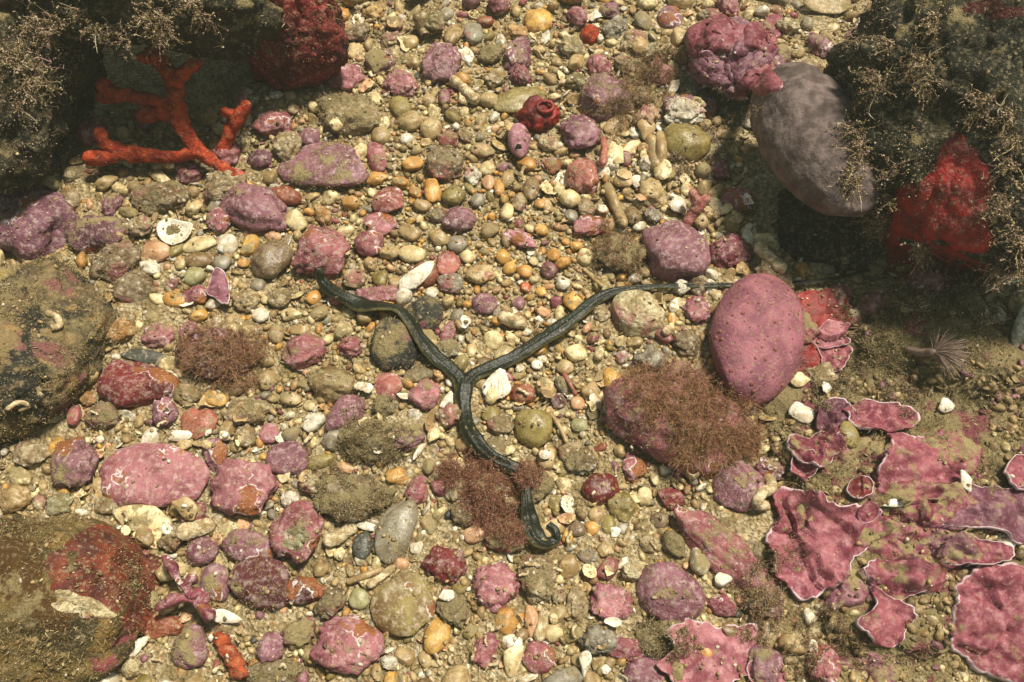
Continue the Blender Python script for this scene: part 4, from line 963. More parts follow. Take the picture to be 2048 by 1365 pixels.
for k, (X, Y, r) in enumerate(cand):
    if k in single: continue
    cl_ = clean(X, Y); rough = rng.random() > .15+.8*cl_
    kk = rng.choice((4, 5, 6, 7, 12, 13, 14, 15) if rough else (0, 1, 2, 3, 8, 9, 10, 11)); v, f = lows[2 if r > .0030 else 1][kk]; t = rng.random()
    flake = t < (.26 if rough else .08)
    sc = r*(np.array([1.6, 1.0, .22])*rng.uniform(.8, 1.2) if flake else np.array([rng.uniform(.9, 1.5), rng.uniform(.7, 1.), rng.uniform(.5, .9)]))
    tl = .9 if flake else .5
    R = np.array(Euler((rng.uniform(-tl, tl), rng.uniform(-tl, tl), rng.uniform(0, 6.28))).to_matrix())
    w_ = v*sc
    if flake: w_[:, 2] += r*.35*((v[:, 0])**2+(v[:, 1])**2)
    Vs.append(w_@R.T+np.array([X, Y, ground_z(X, Y)+sc[2]*rng.uniform(.1, 1.0)+(.0012 if flake else .0002)]))
    Fs.append(f+n0); n0 += len(v)
    cc = np.array(COL[PAL[pick(cl_)][0]]) if not flake else np.array(COL[('white', 'cream', 'beige', 'tan')[rng.integers(0, 4)]])
    Cs.append(np.tile(np.append(cc*rng.uniform(.82, 1.2), 1.), (len(v), 1)))
gv = mk('gravel', np.concatenate(Vs), np.concatenate(Fs), 'gravel', True, None, None, {'tone': ('FLOAT_COLOR', np.concatenate(Cs))})
tag(gv, 'fine pale gravel and shell grit between the stones', 'gravel', kind='stuff')

# ------------------------------------------------------------------ green spoonworm
dg = fresh()
def band(name, pts, parent, n=90, cap=.05):
    """gutter shaped ribbon with swollen margins along px, py, width px, roll"""
    c = smooth_path(pts, n); Q = []
    for x, y, w, r in c:
        p = P(x, y, .008)
        for _ in range(3): p = P(x, y, min(cap, drop(p.x, p.y, .12)+.0030))
        Q.append((p.x, p.y, p.z, w*(.96+.2*noise.noise(Vector((x*.02, y*.02, 3.))))*depth(p)/FPX/2, r))
    Q = np.array(Q); z = Q[:, 2].copy()
    for _ in range(2):                                     # a soft band bridges the hollows
        zz = np.array([max(z[max(0, k-3):k+4]) for k in range(n)]); z = np.convolve(np.pad(zz, 4, 'edge'), np.ones(9)/9, 'valid')
    for k in range(n):
        p = P(c[k][0], c[k][1], z[k]); Q[k, 0:3] = p
    T = np.gradient(Q[:, :3], axis=0); T /= np.linalg.norm(T, axis=1)[:, None]
    prof = []
    K = 14
    for k in range(K+1):
        u = -1+2*k/K; prof.append((u, .40-.10*abs(u)**2.2-.22*max(0, abs(u)-.8)/.2+(.12*math.exp(-((u-.25)/.2)**2)), max(0, u) if u > 0 else .25*abs(u)))
    for k in range(K+1):
        u = 1-2*k/K; prof.append((u*.96, -.46+.46*u*u, .2*abs(u)))
    m = len(prof); V, E = [], []
    for k in range(n):
        up = Vector((0, 0, 1)); t = Vector(T[k]); s = t.cross(up).normalized(); up = s.cross(t).normalized()
        R = Matrix.Rotation(Q[k, 4], 3, t); s, up = R@s, R@up; w = Q[k, 3]
        for u, vv, e in prof:
            wob = 1+.022*math.sin(k*1.9+3*noise.noise(Vector((k*.1, u, 0))))+.12*noise.noise(Vector((Q[k, 0]*140, Q[k, 1]*140, u*1.5)))+.10*noise.noise(Vector((Q[k, 0]*60, Q[k, 1]*60, u*2.5)))
            V.append(Vector(Q[k, :3])+s*u*w*wob+up*vv*w*wob); E.append(e)
    F = [(k*m+j, k*m+(j+1) % m, (k+1)*m+(j+1) % m, (k+1)*m+j) for k in range(n-1) for j in range(m)]
    V = [tuple(p) for p in V]
    for e in (0, n-1):
        V.append(tuple(np.mean(np.array(V[e*m:(e+1)*m]), axis=0))); E.append(0.); cidx = len(V)-1
        for j in range(0, m): F.append((e*m+j, e*m+(j+1) % m, cidx, cidx))
    F3 = [t for f in F for t in ([(f[0], f[1], f[2])] + ([(f[0], f[2], f[3])] if f[2] != f[3] else []))]
    o = mk(name, V, F3, 'worm', True, parent, None, {'rim': ('FLOAT', E)})
    bm = bmesh.new(); bm.from_mesh(o.data); bmesh.ops.recalc_face_normals(bm, faces=bm.faces); bm.to_mesh(o.data); bm.free()
    return o
wm = empty('spoonworm'); tag(wm, 'long dark green forked spoonworm lying across the gravel', 'worm')
band('left_arm', [(638, 536, 12, 0), (642, 556, 20, .2), (660, 578, 26, .3), (690, 596, 28, .2), (722, 612, 34, -.2), (760, 614, 34, -.5), (795, 620, 34, -.7), (820, 645, 32, -.6), (842, 680, 34, -.4), (868, 712, 34, -.2), (898, 736, 33, 0), (918, 758, 30, 0), (925, 790, 26, 0), (928, 820, 18, 0)], wm, 110)
band('right_arm', [(929, 825, 16, 0), (930, 795, 22, 0), (936, 765, 26, .1), (952, 748, 27, .2), (976, 738, 28, .3), (1020, 719, 30, .2), (1065, 692, 31, 0), (1110, 662, 31, 0), (1155, 630, 28, 0), (1195, 598, 25, .1), (1245, 580, 18, 0), (1330, 573, 14, 0), (1420, 571, 12, 0), (1500, 570, 11, 0), (1600, 566, 10, 0), (1680, 556, 9, 0), (1740, 540, 8, 0)], wm, 150, .0075)
band('stem', [(926, 752, 26, 0), (928, 772, 33, 0), (926, 800, 33, 0), (932, 845, 34, .1), (950, 882, 34, .3), (980, 912, 33, .5), (1015, 932, 32, .3), (1042, 944, 28, 0), (1051, 968, 18, 0), (1054, 1000, 26, -.2), (1058, 1035, 36, -.3), (1068, 1068, 40, -.2), (1090, 1086, 30, 0), (1112, 1080, 20, .2), (1112, 1060, 14, .3), (1098, 1047, 10, 0)], wm, 170)

# ------------------------------------------------------------------ orange branching coral
cr = empty('branching_coral', P(380, 315, 0)); tag(cr, 'orange red branching coral in front of the shaded rock, top left', 'coral'); ci = cr.matrix_basis.inverted() if False else None
def branch(pts, mat='coral', fork=None):
    path = smooth_path([(*P(x, y, z), r*.00108) for x, y, z, r in pts], 8*len(pts))
    o = tube('branch', path, mat, None, 18, .42); o.parent = cr; o.location = -cr.location; return o
branch([(470, 352, .010, 3.4), (430, 326, .015, 3.9), (395, 300, .020, 4.6), (374, 270, .026, 5.2), (356, 232, .034, 5.8), (350, 195, .042, 6.), (349, 160, .050, 5.8)])
branch([(350, 165, .050, 5.6), (328, 134, .056, 5.0), (303, 106, .061, 4.8)]); branch([(312, 118, .058, 4.4), (286, 114, .058, 4.2)])
branch([(349, 165, .050, 5.2), (370, 142, .054, 4.6), (394, 126, .057, 4.0)])
branch([(352, 215, .038, 5.2), (310, 203, .040, 4.8), (262, 192, .042, 4.6), (222, 186, .045, 5.0), (206, 170, .049, 4.8)]); branch([(232, 190, .044, 4.6), (204, 194, .042, 4.8)])
branch([(354, 228, .034, 5.0), (320, 226, .034, 5.0), (286, 230, .032, 5.2)])
branch([(392, 305, .020, 4.0), (350, 314, .018, 4.2), (300, 312, .018, 4.8), (250, 306, .020, 5.4), (215, 290, .026, 4.6), (200, 268, .032, 4.4)]); branch([(240, 306, .02, 5.2), (205, 316, .02, 5.0), (178, 318, .022, 4.4)])
branch([(437, 318, .006, 3.6), (452, 285, .014, 4.4), (466, 252, .024, 4.8), (480, 228, .032, 4.8), (492, 212, .036, 4.0)]); branch([(476, 236, .03, 4.2), (450, 224, .034, 3.6)])
branch([(440, 333, .013, 4.0), (462, 352, .009, 4.0), (460, 370, .005, 3.6)], 'coralbase'); branch([(455, 345, .01, 3.6), (482, 350, .008, 3.2)], 'coralbase')

# ------------------------------------------------------------------ shells, tubes, twigs
dg = fresh()
def shell(x, y, w, h, rot, kind, colour, dust, label, tilt=(0, 0), ribs=0):
    loc, nor = hit(x, y); D = depth(loc); a, b = w/2*D/FPX, h/2*D/FPX/.92
    r = np.random.default_rng(int(x+y)); m = 18
    if kind == 'valve': ol = [(a*math.cos(t)*(1-.12*math.cos(2*t)), b*(math.sin(t)*(.9 if math.sin(t) > 0 else 1.08))) for t in np.linspace(0, 2*math.pi, m, endpoint=False)]
    elif kind == 'fan': ol = [(a*.15, -b), (a*.6, -b*.2), (a*.95, b*.45), (a*.6, b*.9), (0, b), (-a*.6, b*.85), (-a*.95, b*.4), (-a*.6, -b*.2), (-a*.15, -b)]
    elif kind == 'wedge': ol = [(-a, -b*.6), (-a*.3, -b), (a*.5, -b*.5), (a, b*.5), (a*.6, b*.8), (-a*.2, b*.6), (-a*.8, b*.2)]
    else: ol = [(a*math.cos(t)*r.uniform(.65, 1.1), b*math.sin(t)*r.uniform(.65, 1.1)) for t in np.linspace(0, 2*math.pi, 9, endpoint=False)]
    k = min(a, b)
    o = sheet('shell', ol, (0, -b*.5 if kind == 'fan' else 0), 'shell', 8, k*.35 if kind != 'cup' else -k*.3, max(.0006, k*.09), ribs, k*.07, (*COL[colour], dust), seed=int(x))
    o.location = loc+Vector((0, 0, .0030)); o.rotation_euler = (math.radians(tilt[0]), math.radians(tilt[1]), math.radians(rot))
    return tag(o, label, 'shell')
shell(353, 466, 84, 60, -10, 'cup', 'white', .05, 'white oyster shell lying open, left of centre', (8, 0))
shell(834, 556, 86, 42, 22, 'wedge', 'white', .12, 'greenish white wedge shell lying on the brick red pebble', (14, -8))
shell(996, 766, 62, 78, 172, 'fan', 'white', -.6, 'white triangular ribbed shell right of the worm\'s fork', (6, 6), 14)
shell(1497, 476, 36, 60, -20, 'valve', 'white', .0, 'open white mussel shell beside the dark crevice', (0, 22))
shell(1127, 366, 44, 38, 0, 'cup', 'white', .0, 'broken white ring of shell, upper right of centre', (10, 0))
shell(1355, 417, 48, 36, 10, 'chip', 'white', .0, 'white crumpled shell chip left of the pink forked branch', (15, 10))
shell(1232, 256, 68, 42, 20, 'chip', 'tan', .3, 'tan broken shell below the large seaweed matted stone', (20, 5))
shell(1232, 314, 42, 54, 0, 'chip', 'cream', .1, 'cream jagged shell chunk below the tan broken shell', (10, 14))
shell(1262, 300, 26, 52, -30, 'wedge', 'cream', .1, 'narrow cream shell splinter right of the jagged shell chunk', (10, 20))
shell(1243, 364, 50, 46, -20, 'chip', 'beige', .2, 'beige cracked shell plate above the brown pebble by the tube', (14, -10))
shell(1275, 368, 34, 30, 0, 'chip', 'white', .0, 'small white shell bit left of the yellow beige stone', (10, 0))
shell(1290, 260, 40, 50, 10, 'chip', 'tan', .2, 'dull tan shell flake left of the white barnacles', (20, -10))
shell(362, 876, 48, 24, 10, 'chip', 'white', .05, 'white shell scrap above the large flat pink stone', (20, 0))
shell(375, 608, 36, 20, 5, 'cup', 'white', .1, 'small white shell rim on the amber brown pebble', (10, 0))
shell(290, 1045, 136, 56, -12, 'chip', 'cream', .4, 'long brown and cream oyster edge by the bottom left boulder', (14, 0))
shell(375, 1020, 70, 36, -30, 'chip', 'tan', .35, 'tan curled shell under the wrinkled pink lump', (20, 10))
shell(274, 1300, 26, 72, -28, 'wedge', 'white', .0, 'white shell splinter right of the bottom left boulder', (8, 14))
shell(455, 1236, 70, 26, -10, 'chip', 'white', .2, 'crumbled white shell strip below the maroon rock', (10, 0))
shell(840, 905, 14, 44, -25, 'wedge', 'white', .0, 'thin white curled shell edge left of the worm\'s stem', (0, 40))
shell(870, 850, 40, 60, 10, 'cup', 'brown', .3, 'dark brown mussel shell left of the worm\'s stem', (10, 30))
shell(735, 1056, 40, 18, -10, 'chip', 'white', .0, 'white shell sliver above the dark slate grey pebble', (10, 0))
shell(894, 1191, 34, 24, 10, 'chip', 'white', .0, 'white shell chip right of the round flat stone', (10, 10))
shell(1090, 912, 28, 18, 0, 'valve', 'white', .0, 'small white valve right of the worm\'s lower bend', (10, 0))
shell(1189, 808, 28, 40, 20, 'chip', 'white', .0, 'white shell crumb left of the tufted rock', (10, 16))
shell(1169, 1330, 26, 48, -6, 'fan', 'white', .0, 'upright white pointed shell at the bottom edge', (30, 0))
shell(1036, 1300, 24, 52, 12, 'wedge', 'white', .0, 'white shell blade left of the mauve rose stone at the bottom', (14, 20))
shell(1026, 1320, 46, 70, -5, 'chip', 'cream', .15, 'cream splintered shell at the bottom edge beside the white blade', (20, 6))
shell(1226, 1246, 40, 18, -5, 'cup', 'white', .0, 'white shell rim under the mottled pink stone', (20, 0))
shell(1600, 830, 66, 42, -25, 'chip', 'white', .15, 'white broken shells on the silt below the mauve sponge', (12, 0))
shell(1597, 764, 44, 30, 0, 'chip', 'cream', .15, 'cream shell crumbs right of the mauve sponge\'s lower end', (12, 0))
shell(1889, 816, 34, 30, 0, 'chip', 'white', .0, 'bright white shell bit on the ledge below the feathery crown', (20, 0))
shell(1928, 965, 26, 44, 10, 'chip', 'white', .0, 'white forked speck of shell right of the broad rose crust', (12, 0))
shell(2010, 1085, 44, 26, -20, 'chip', 'white', .0, 'white shell bit in a yellow gap near the right edge', (12, 0))
shell(1790, 1010, 62, 16, 6, 'chip', 'white', .1, 'white ragged shell strip above the wide purple crust', (12, 0))
shell(1622, 1296, 26, 26, 0, 'cup', 'white', .0, 'small white barnacle near the bottom, right of the lilac crust', (0, 0))
shell(1020, 905, 26, 18, 0, 'chip', 'cream', .0, 'small cream shell bit beside the worm\'s lower stem', (10, 0))
for x, y, w, h, c, L in ((1699, 869, 42, 56, 'olive', 'upper olive brown snail disc on the ledge plates'), (1762, 894, 42, 48, 'brown', 'lower brown snail disc on the ledge plates')):
    stone(x, y, w, h, 10, 'smooth', 'pebble', c, .35, L, 'snail_shell', 'shell', z=.018, flat=.5)
def wtube(pts, label, r=.0022, mat='tube', name='worm_tube', cat='tube', hollow=True, group=None, rough=.18, color=None, zup=.002):
    rows = []
    for k, (x, y) in enumerate(pts):
        loc, _ = hit(x, y); rows.append((loc.x, loc.y, loc.z+zup, r*(1-.12*k/len(pts))))
    z = np.array([q[2] for q in rows]); z = np.maximum(z, z.mean()-.002); rows = [(q[0], q[1], float(z[k]), q[3]) for k, q in enumerate(rows)]
    o = tube(name, smooth_path(rows, 7*len(rows)), mat, None, 10, rough, color, hollow); return tag(o, label, cat, group)
wtube([(1310, 335), (1307, 312), (1302, 285)], 'tan finger shaped tube left of the yellow olive stone', .0055, 'pebble', color=(*COL['tan'], .25), hollow=False)
wtube([(1320, 330), (1322, 300), (1320, 275)], 'second tan tube leaning on the yellow olive stone', .0045, 'pebble', color=(*COL['tan'], .2), hollow=False)
wtube([(1215, 380), (1226, 405), (1236, 430), (1246, 450)], 'brown silted tube lying left of the brown pebble', .0042, 'pebble', color=(*COL['tan'], .45), hollow=False)
wtube([(1205, 330), (1208, 305), (1206, 285)], 'slim orange brown stalk right of the brownish rose stone', .0028, 'pebble', color=(*COL['salmon'], .1), hollow=False)
wtube([(910, 165), (925, 180), (940, 195), (952, 205)], 'white coral twig right of the knobby pink lump', .0045, 'tube', 'coral_twig', 'coral', False, rough=.5)
wtube([(1008, 638), (1024, 644), (1042, 651)], 'white coral stub above the worm\'s right arm', .0045, 'tube', 'coral_twig', 'coral', False, rough=.5)
wtube([(370, 1068), (392, 1062), (418, 1055)], 'cream coral stick below the wrinkled pink lump', .0052, 'tube', 'coral_twig', 'coral', False, rough=.4)
wtube([(660, 1082), (678, 1076), (705, 1058)], 'bone white coral stick left of the slate grey pebble', .0042, 'tube', 'coral_twig', 'coral', False, rough=.35)
wtube([(1078, 1275), (1085, 1250), (1090, 1225)], 'white worm tube standing at the bottom beside the peach pebble', .0034)
wtube([(1168, 542), (1185, 560), (1203, 575)], 'thin tan twig touching the worm\'s right arm', .0014, 'pebble', 'twig', 'twig', False, color=(*COL['tan'], .1))
wtube([(1101, 830), (1118, 855), (1132, 885)], 'thin tan twig beside the olive yellow stone', .0015, 'pebble', 'twig', 'twig', False, color=(*COL['tan'], .1))
wtube([(1128, 752), (1140, 772), (1150, 790)], 'thin pinkish twig below the dusty beige pebble', .0014, 'pebble', 'twig', 'twig', False, color=(*COL['salmon'], .1))
wtube([(1515, 505), (1540, 522), (1560, 540)], 'cream tube lying above the mauve sponge', .0046, 'tube', 'worm_tube', 'tube', False, rough=.3)
wtube([(742, 1170), (765, 1155), (785, 1138)], 'cream twig leaning on the round flat stone', .0024, 'tube', 'twig', 'twig', False, rough=.3)
wtube([(700, 1165), (735, 1152), (760, 1142)], 'thin brown twig above the pale greenish beige pebble', .0020, 'pebble', 'twig', 'twig', False, color=(*COL['tan'], .2))
wtube([(835, 40), (845, 62), (852, 85)], 'dull brown stick shell near the top left of centre', .0042, 'pebble', 'shell_stick', 'shell', True, color=(*COL['brown'], .3))
wtube([(1535, 960), (1540, 980), (1522, 990), (1512, 1010), (1530, 1015)], 'white coiled worm tubes right of the round mauve stone', .0036)
wtube([(1332, 667), (1334, 660)], 'tiny round tube mouth right of the limpet like stone', .0030)
wtube([(1196, 715), (1199, 706), (1197, 699)], 'small pale tube mouth above the white coral crumb', .0034)
wtube([(1383, 950), (1384, 944)], 'white ringed tube mouth beside the magenta bead', .0042)
wtube([(100, 630), (118, 640), (122, 655), (105, 660)], 'curled cream worm tube on the mottled boulder', .0022)
wtube([(20, 820), (40, 808), (60, 815), (50, 830)], 'curved cream worm tube low on the mottled boulder', .0016)
wtube([(562, 1335), (568, 1330), (574, 1338)], 'tiny pale hooked tube at the bottom left of centre', .0010)
bits = []
for k in range(14):
    r_ = np.random.default_rng(700+k); a_n = 8 if k < 9 else 16
    ol = [(math.cos(t)*r_.uniform(.5, 1.15), math.sin(t)*r_.uniform(.4, .9)) for t in np.linspace(0, 2*math.pi, a_n, endpoint=False)] if k < 9 else [(math.cos(t), .78*math.sin(t)) for t in np.linspace(0, 2*math.pi, 14, endpoint=False)]
    o = sheet('shell', ol, (0, 0), 'shell', 6, r_.uniform(.1, .5) if k % 2 else -r_.uniform(.2, .6), .10, 0 if k % 3 else 12, .0, None, None, None, k)
    vv = np.array([q.co[:] for q in o.data.vertices]); vv[:, 2] += .22*fbm(vv, 1.6, k*3., 2); o.data.vertices.foreach_set('co', vv.astype(np.float32).ravel())
    bits.append((o.data, 'broken' if k < 9 else 'cupped')); bpy.data.objects.remove(o)
for k in range(6):
    r_ = np.random.default_rng(800+k); an = np.cumsum(r_.uniform(-.9, .9, 6)); pp = np.cumsum(np.stack([np.cos(an), np.sin(an), np.zeros(6)], 1), 0)*.42; pp -= pp.mean(axis=0)
    o = tube('worm_tube', smooth_path([(*q, .26*(1+.2*math.sin(j*2+k))) for j, q in enumerate(pp)], 20), 'tube', None, 9, .4, None, True); bits.append((o.data, 'tube')); bpy.data.objects.remove(o)
zones = [(900, 60, 420, 90), (1250, 330, 180, 130), (1080, 1120, 260, 200), (300, 1020, 220, 90), (560, 860, 300, 120), (1100, 760, 160, 120), (1240, 1150, 160, 160), (700, 150, 160, 80), (1000, 1300, 260, 70), (1420, 420, 80, 120), (330, 860, 160, 60), (1580, 800, 90, 60), (430, 1250, 160, 80)]
done, tries = [], 0
while len(done) < 190 and tries < 7000:
    tries += 1; zx, zy, zw, zh = random.choice(zones); px, py = random.gauss(zx, zw*.6), random.gauss(zy, zh*.6)
    if not (10 < px < 2038 and 10 < py < 1355) or any(math.hypot(px-q[0], py-q[1]) < 22 for q in done): continue
    loc, nor = hit(px, py); ok, _l, _n, _i, ob_, _m = scene.ray_cast(dg, CAM, (P(px, py, 0)-CAM).normalized())
    if not ok or ob_.name.split('.')[0] not in ('gravel', 'sea_floor', 'pebble', 'rubble_stone') or loc.z > .012: continue
    me, what = bits[rng.integers(0, len(bits))]; w = random.uniform(13, 34)*depth(loc)/FPX; c_ = random.choice(('white', 'white', 'cream', 'cream', 'beige', 'tan', 'peach'))
    o = put('shell' if what != 'tube' else 'worm_tube', me); sc_ = w*.7 if what != 'tube' else w*.55
    o.location = loc+Vector((0, 0, .0014)); o.scale = (sc_, sc_, sc_); o.rotation_euler = (random.uniform(-.6, .6), random.uniform(-.6, .6), random.uniform(0, 6.28))
    o.color = (*COL[c_], random.choice((0, .0, .1, .25))); done.append((px, py))
    ds = sorted(LM, key=lambda l: (l[1]-px)**2+(l[2]-py)**2)[:6]; lab = None
    kind_ = f'{c_} {what} shell bit' if what != 'tube' else 'curled chalky tube bit'
    for nmz, lx, ly in ds:
        q_ = DIRS[int(round(math.atan2(ly-py, px-lx)/(math.pi/4))) % 8]; cl = f'little {kind_} {q_} the {nmz}'
        if cl not in taken: lab = cl; break
    lab = lab or cl; taken[lab] = 1; tag(o, lab, 'shell' if what != 'tube' else 'tube', 'shell and tube bits strewn over the gravel')
us = stone(1038, 281, 46, 78, 4, 'egg', 'coralline', 'mauve', .12, 'pale mauve oval shell with a dark painted opening below the dark red dome sponge', 'urchin_shell', 'shell', z=.003, n=4, flat=.8, bury=.55, tint=1.5)
dg = fresh(); hp, hn_ = hit(1037, 297)
o = stone(1037, 297, 14, 15, 0, 'lump', 'crevice', 'black', 0, None, 'hole_shade', None, flat=.4); o.location = hp-hn_*.0004; o.rotation_euler = hn_.to_track_quat('Z', 'Y').to_euler(); bpy.context.view_layer.update(); o.parent = us; o.matrix_parent_inverse = us.matrix_basis.inverted()  # solid flattened lump; black colour stands for the shade inside the opening
dg = fresh()
# orange lobed sponge at the bottom, barnacle cluster, feather crown
os_ = empty('sponge', P(460, 1318, 0)); tag(os_, 'orange lobed sponge near the bottom edge, left of centre', 'sponge')
for x, y, w, h in ((443, 1282, 40, 36), (455, 1305, 44, 34), (470, 1325, 48, 40), (478, 1345, 40, 34)):
    o = stone(x, y, w, h, -30, 'rubble', 'lobed', 'orange', 0, None, 'lobe', None, z=.004); o.location -= os_.location; o.parent = os_
sp = stone(1180, 70, 38, 44, 0, 'knobby', 'coral', 'orange', 0, 'small orange red sponge tuft at the top centre', 'sponge', 'sponge', flat=1.0)
bc = stone(1370, 224, 88, 68, 0, 'rubble', 'rubble', 'white', .05, 'cluster of white barnacles behind the yellow olive stone', 'barnacle_cluster', 'barnacles', z=.01, n=5, flat=.5)
for x, y, r in ((1342, 212, 3.2), (1366, 204, 3.0), (1394, 208, 5.2), (1352, 232, 3.4), (1380, 228, 3.0)):
    p, nr_ = hit(x, y); q_ = Vector((random.uniform(-.3, .3), random.uniform(-.4, .1), 1)).normalized()
    o = tube('barnacle', [(*(p+q_*t), r*k*1e-3) for t, k in ((-.003, 1.2), (0, 1.1), (.0016, .9), (.0028, .74))], 'tube', None, 14, .5, hollow=True); o.parent = bc; o.matrix_parent_inverse = bc.matrix_basis.inverted()
fc = empty('feather_worm', P(1850, 715, 0)); tag(fc, 'pale feathery tube worm crown on the silty rock at right', 'worm')
b0, _ = hit(1842, 722)
o = tube('stalk', smooth_path([(b0.x-.008, b0.y+.012, b0.z-.004, .002), (b0.x-.002, b0.y+.004, b0.z+.004, .0024), (b0.x+.002, b0.y, b0.z+.012, .0026)], 12), 'feather', None, 10); o.parent = fc; o.location = -fc.location
for k in range(110):
    an = -1.4+2.8*k/109+random.uniform(-.08, .08); L = random.uniform(.016, .026); el = random.uniform(.1, 1.0)
    d = Vector((math.cos(an)*math.cos(el), math.sin(an)*math.cos(el)*.8-.1, math.sin(el)))
    s0 = b0+Vector((.002, 0, .012)); rows = [(*(s0+d*L*t+Vector((0, 0, -.006*t*t))), .0004*(1-.6*t)) for t in (0, .3, .6, .85, 1)]
    o = tube('filament', rows, 'feather', None, 5); o.parent = fc; o.location = -fc.location

# ------------------------------------------------------------------ crumbs of grit and shell resting on the larger stones and ledges
dg = fresh(); Vs, Fs, Cs, n0 = [], [], [], 0
while len(Vs) < 2200:
    px, py = random.uniform(0, 2048), random.uniform(0, 1365); d_ = (P(px, py, 0)-CAM).normalized()
    ok, loc, nor, _i, ob_, _m = scene.ray_cast(dg, CAM, d_)
    if not ok or ob_.name.split('.')[0] in ('sponge', 'branch', 'left_arm', 'right_arm', 'stem', 'papilla', 'gravel', 'filament'): continue
    if nor.z < .55 or noise.noise(loc*40) < random.uniform(-.35, .25): continue
    r = random.choice((.0005, .0006, .0007, .0009, .0011, .0014)); v, f = lows[1][rng.integers(0, 16)]
    R = np.array(Euler((rng.uniform(-1, 1), rng.uniform(-1, 1), rng.uniform(0, 6.28))).to_matrix())
    Vs.append((v*r*np.array([1.3, .9, random.choice((.3, .6, .8))]))@R.T+np.array(loc)+np.array(nor)*r*.3); Fs.append(f+n0); n0 += len(v)
    cc = np.array(COL[random.choice(('cream', 'white', 'beige', 'tan', 'brown', 'silt', 'silt', 'tan'))]); Cs.append(np.tile(np.append(cc*rng.uniform(.7, 1.1), 1.), (len(v), 1)))
m_ = 0
while m_ < 1500:
    px, py = random.uniform(1440, 2048), random.uniform(560, 1365); ok, loc, nor, _i, ob_, _m = scene.ray_cast(dg, CAM, (P(px, py, 0)-CAM).normalized())
    if not ok or ob_.name.split('.')[0] != 'rock_ledge' or noise.noise(loc*26) < random.uniform(-.4, .2): m_ += .2; continue
    m_ += 1; r = random.choice((.0010, .0014, .0018, .0024, .0032)); v, f = lows[2 if r > .002 else 1][rng.integers(0, 16)]
    R = np.array(Euler((rng.uniform(-1, 1), rng.uniform(-1, 1), rng.uniform(0, 6.28))).to_matrix())
    Vs.append((v*r*np.array([1.3, .9, random.choice((.25, .6, .8))]))@R.T+np.array(loc)+np.array(nor)*r*.2); Fs.append(f+n0); n0 += len(v)
    cc = np.array(COL[random.choice(('cream', 'beige', 'tan', 'brown', 'silt', 'silt', 'tan', 'mauve'))]); Cs.append(np.tile(np.append(cc*rng.uniform(.7, 1.1), 1.), (len(v), 1)))
cg = mk('grit_crumbs', np.concatenate(Vs), np.concatenate(Fs), 'gravel', True, None, None, {'tone': ('FLOAT_COLOR', np.concatenate(Cs))})
tag(cg, 'crumbs of grit and shell scattered over the stones', 'grit', kind='stuff')

# ------------------------------------------------------------------ seaweed and silt turf
dg = fresh()
def tuft(name, spots, length, width, tones, label, cat='seaweed', n=260, spread=1.1, radius=18, lean=(-.15, -.25, 0), crumbs=1.5, csize=.00032, up=.5):
    """a tuft of fine branching strands rooted around each pixel spot"""
    P0, N0 = [], []
    for x, y, *rr in spots:
        R = rr[0] if rr else radius
        for _ in range(max(3, n//22)):
            a, q = random.uniform(0, 6.28), R*math.sqrt(random.random()); cx_, cy_ = x+q*math.cos(a), y+q*math.sin(a); s_ = random.uniform(.35, 1.2)
            for _ in range(int(22*s_)):
                loc, nor = hit(cx_+random.gauss(0, 4*s_), cy_+random.gauss(0, 4*s_)); P0.append(loc); N0.append(nor)
    P0, N0 = np.array(P0), np.array(N0)
    o = fronds(name, P0, N0, length, width, tones, lean, crumbs=crumbs, csize=csize, spread=spread*.45, up=up)
    if label: tag(o, label, cat)
    return o
tuft('seaweed_tuft', [(1290, 770, 40), (1350, 770, 50), (1420, 780, 50), (1470, 840, 50), (1400, 830, 50), (1440, 890, 46), (1380, 890, 40), (1340, 820, 40), (1490, 880, 30)], .0120, .00013, ALGA_T, 'bushy brown red seaweed covering the large rose rock', n=800)
tuft('seaweed_tuft', [(930, 935, 36), (975, 955, 40), (1000, 990, 40), (990, 1035, 38), (1020, 1060, 26), (955, 1000, 30), (1060, 950, 24), (905, 945, 20)], .0085, .00013, [lin((146, 96, 76)), lin((120, 74, 60)), lin((166, 116, 92))], 'fine reddish brown seaweed around the worm\'s lower end', n=760)
tuft('seaweed_tuft', [(400, 690, 50), (450, 680, 50), (500, 700, 36), (430, 730, 50), (480, 740, 40)], .0110, .00015, ALGA_T, 'brown seaweed matted over the mound left of centre', n=420)
tuft('seaweed_tuft', [(1285, 140, 46), (1310, 170, 44), (1265, 190, 40), (1320, 120, 30), (1240, 220, 34)], .0110, .00014, ALGA_T+SILT_T, 'wispy brown seaweed upper right of centre, left of the purple rock', n=420)
tuft('seaweed_tuft', [(1225, 470, 36), (1260, 500, 36), (1200, 510, 30), (1260, 540, 26)], .0070, .00013, SILT_T+ALGA_T, 'silty seaweed on the lump left of the big patched oval stone', n=380)
tuft('seaweed_tuft', [(720, 850, 40), (760, 880, 46), (800, 890, 36), (700, 900, 30)], .0055, .00013, SILT_T, 'silty turf on the rubble left of the worm\'s stem', n=420)
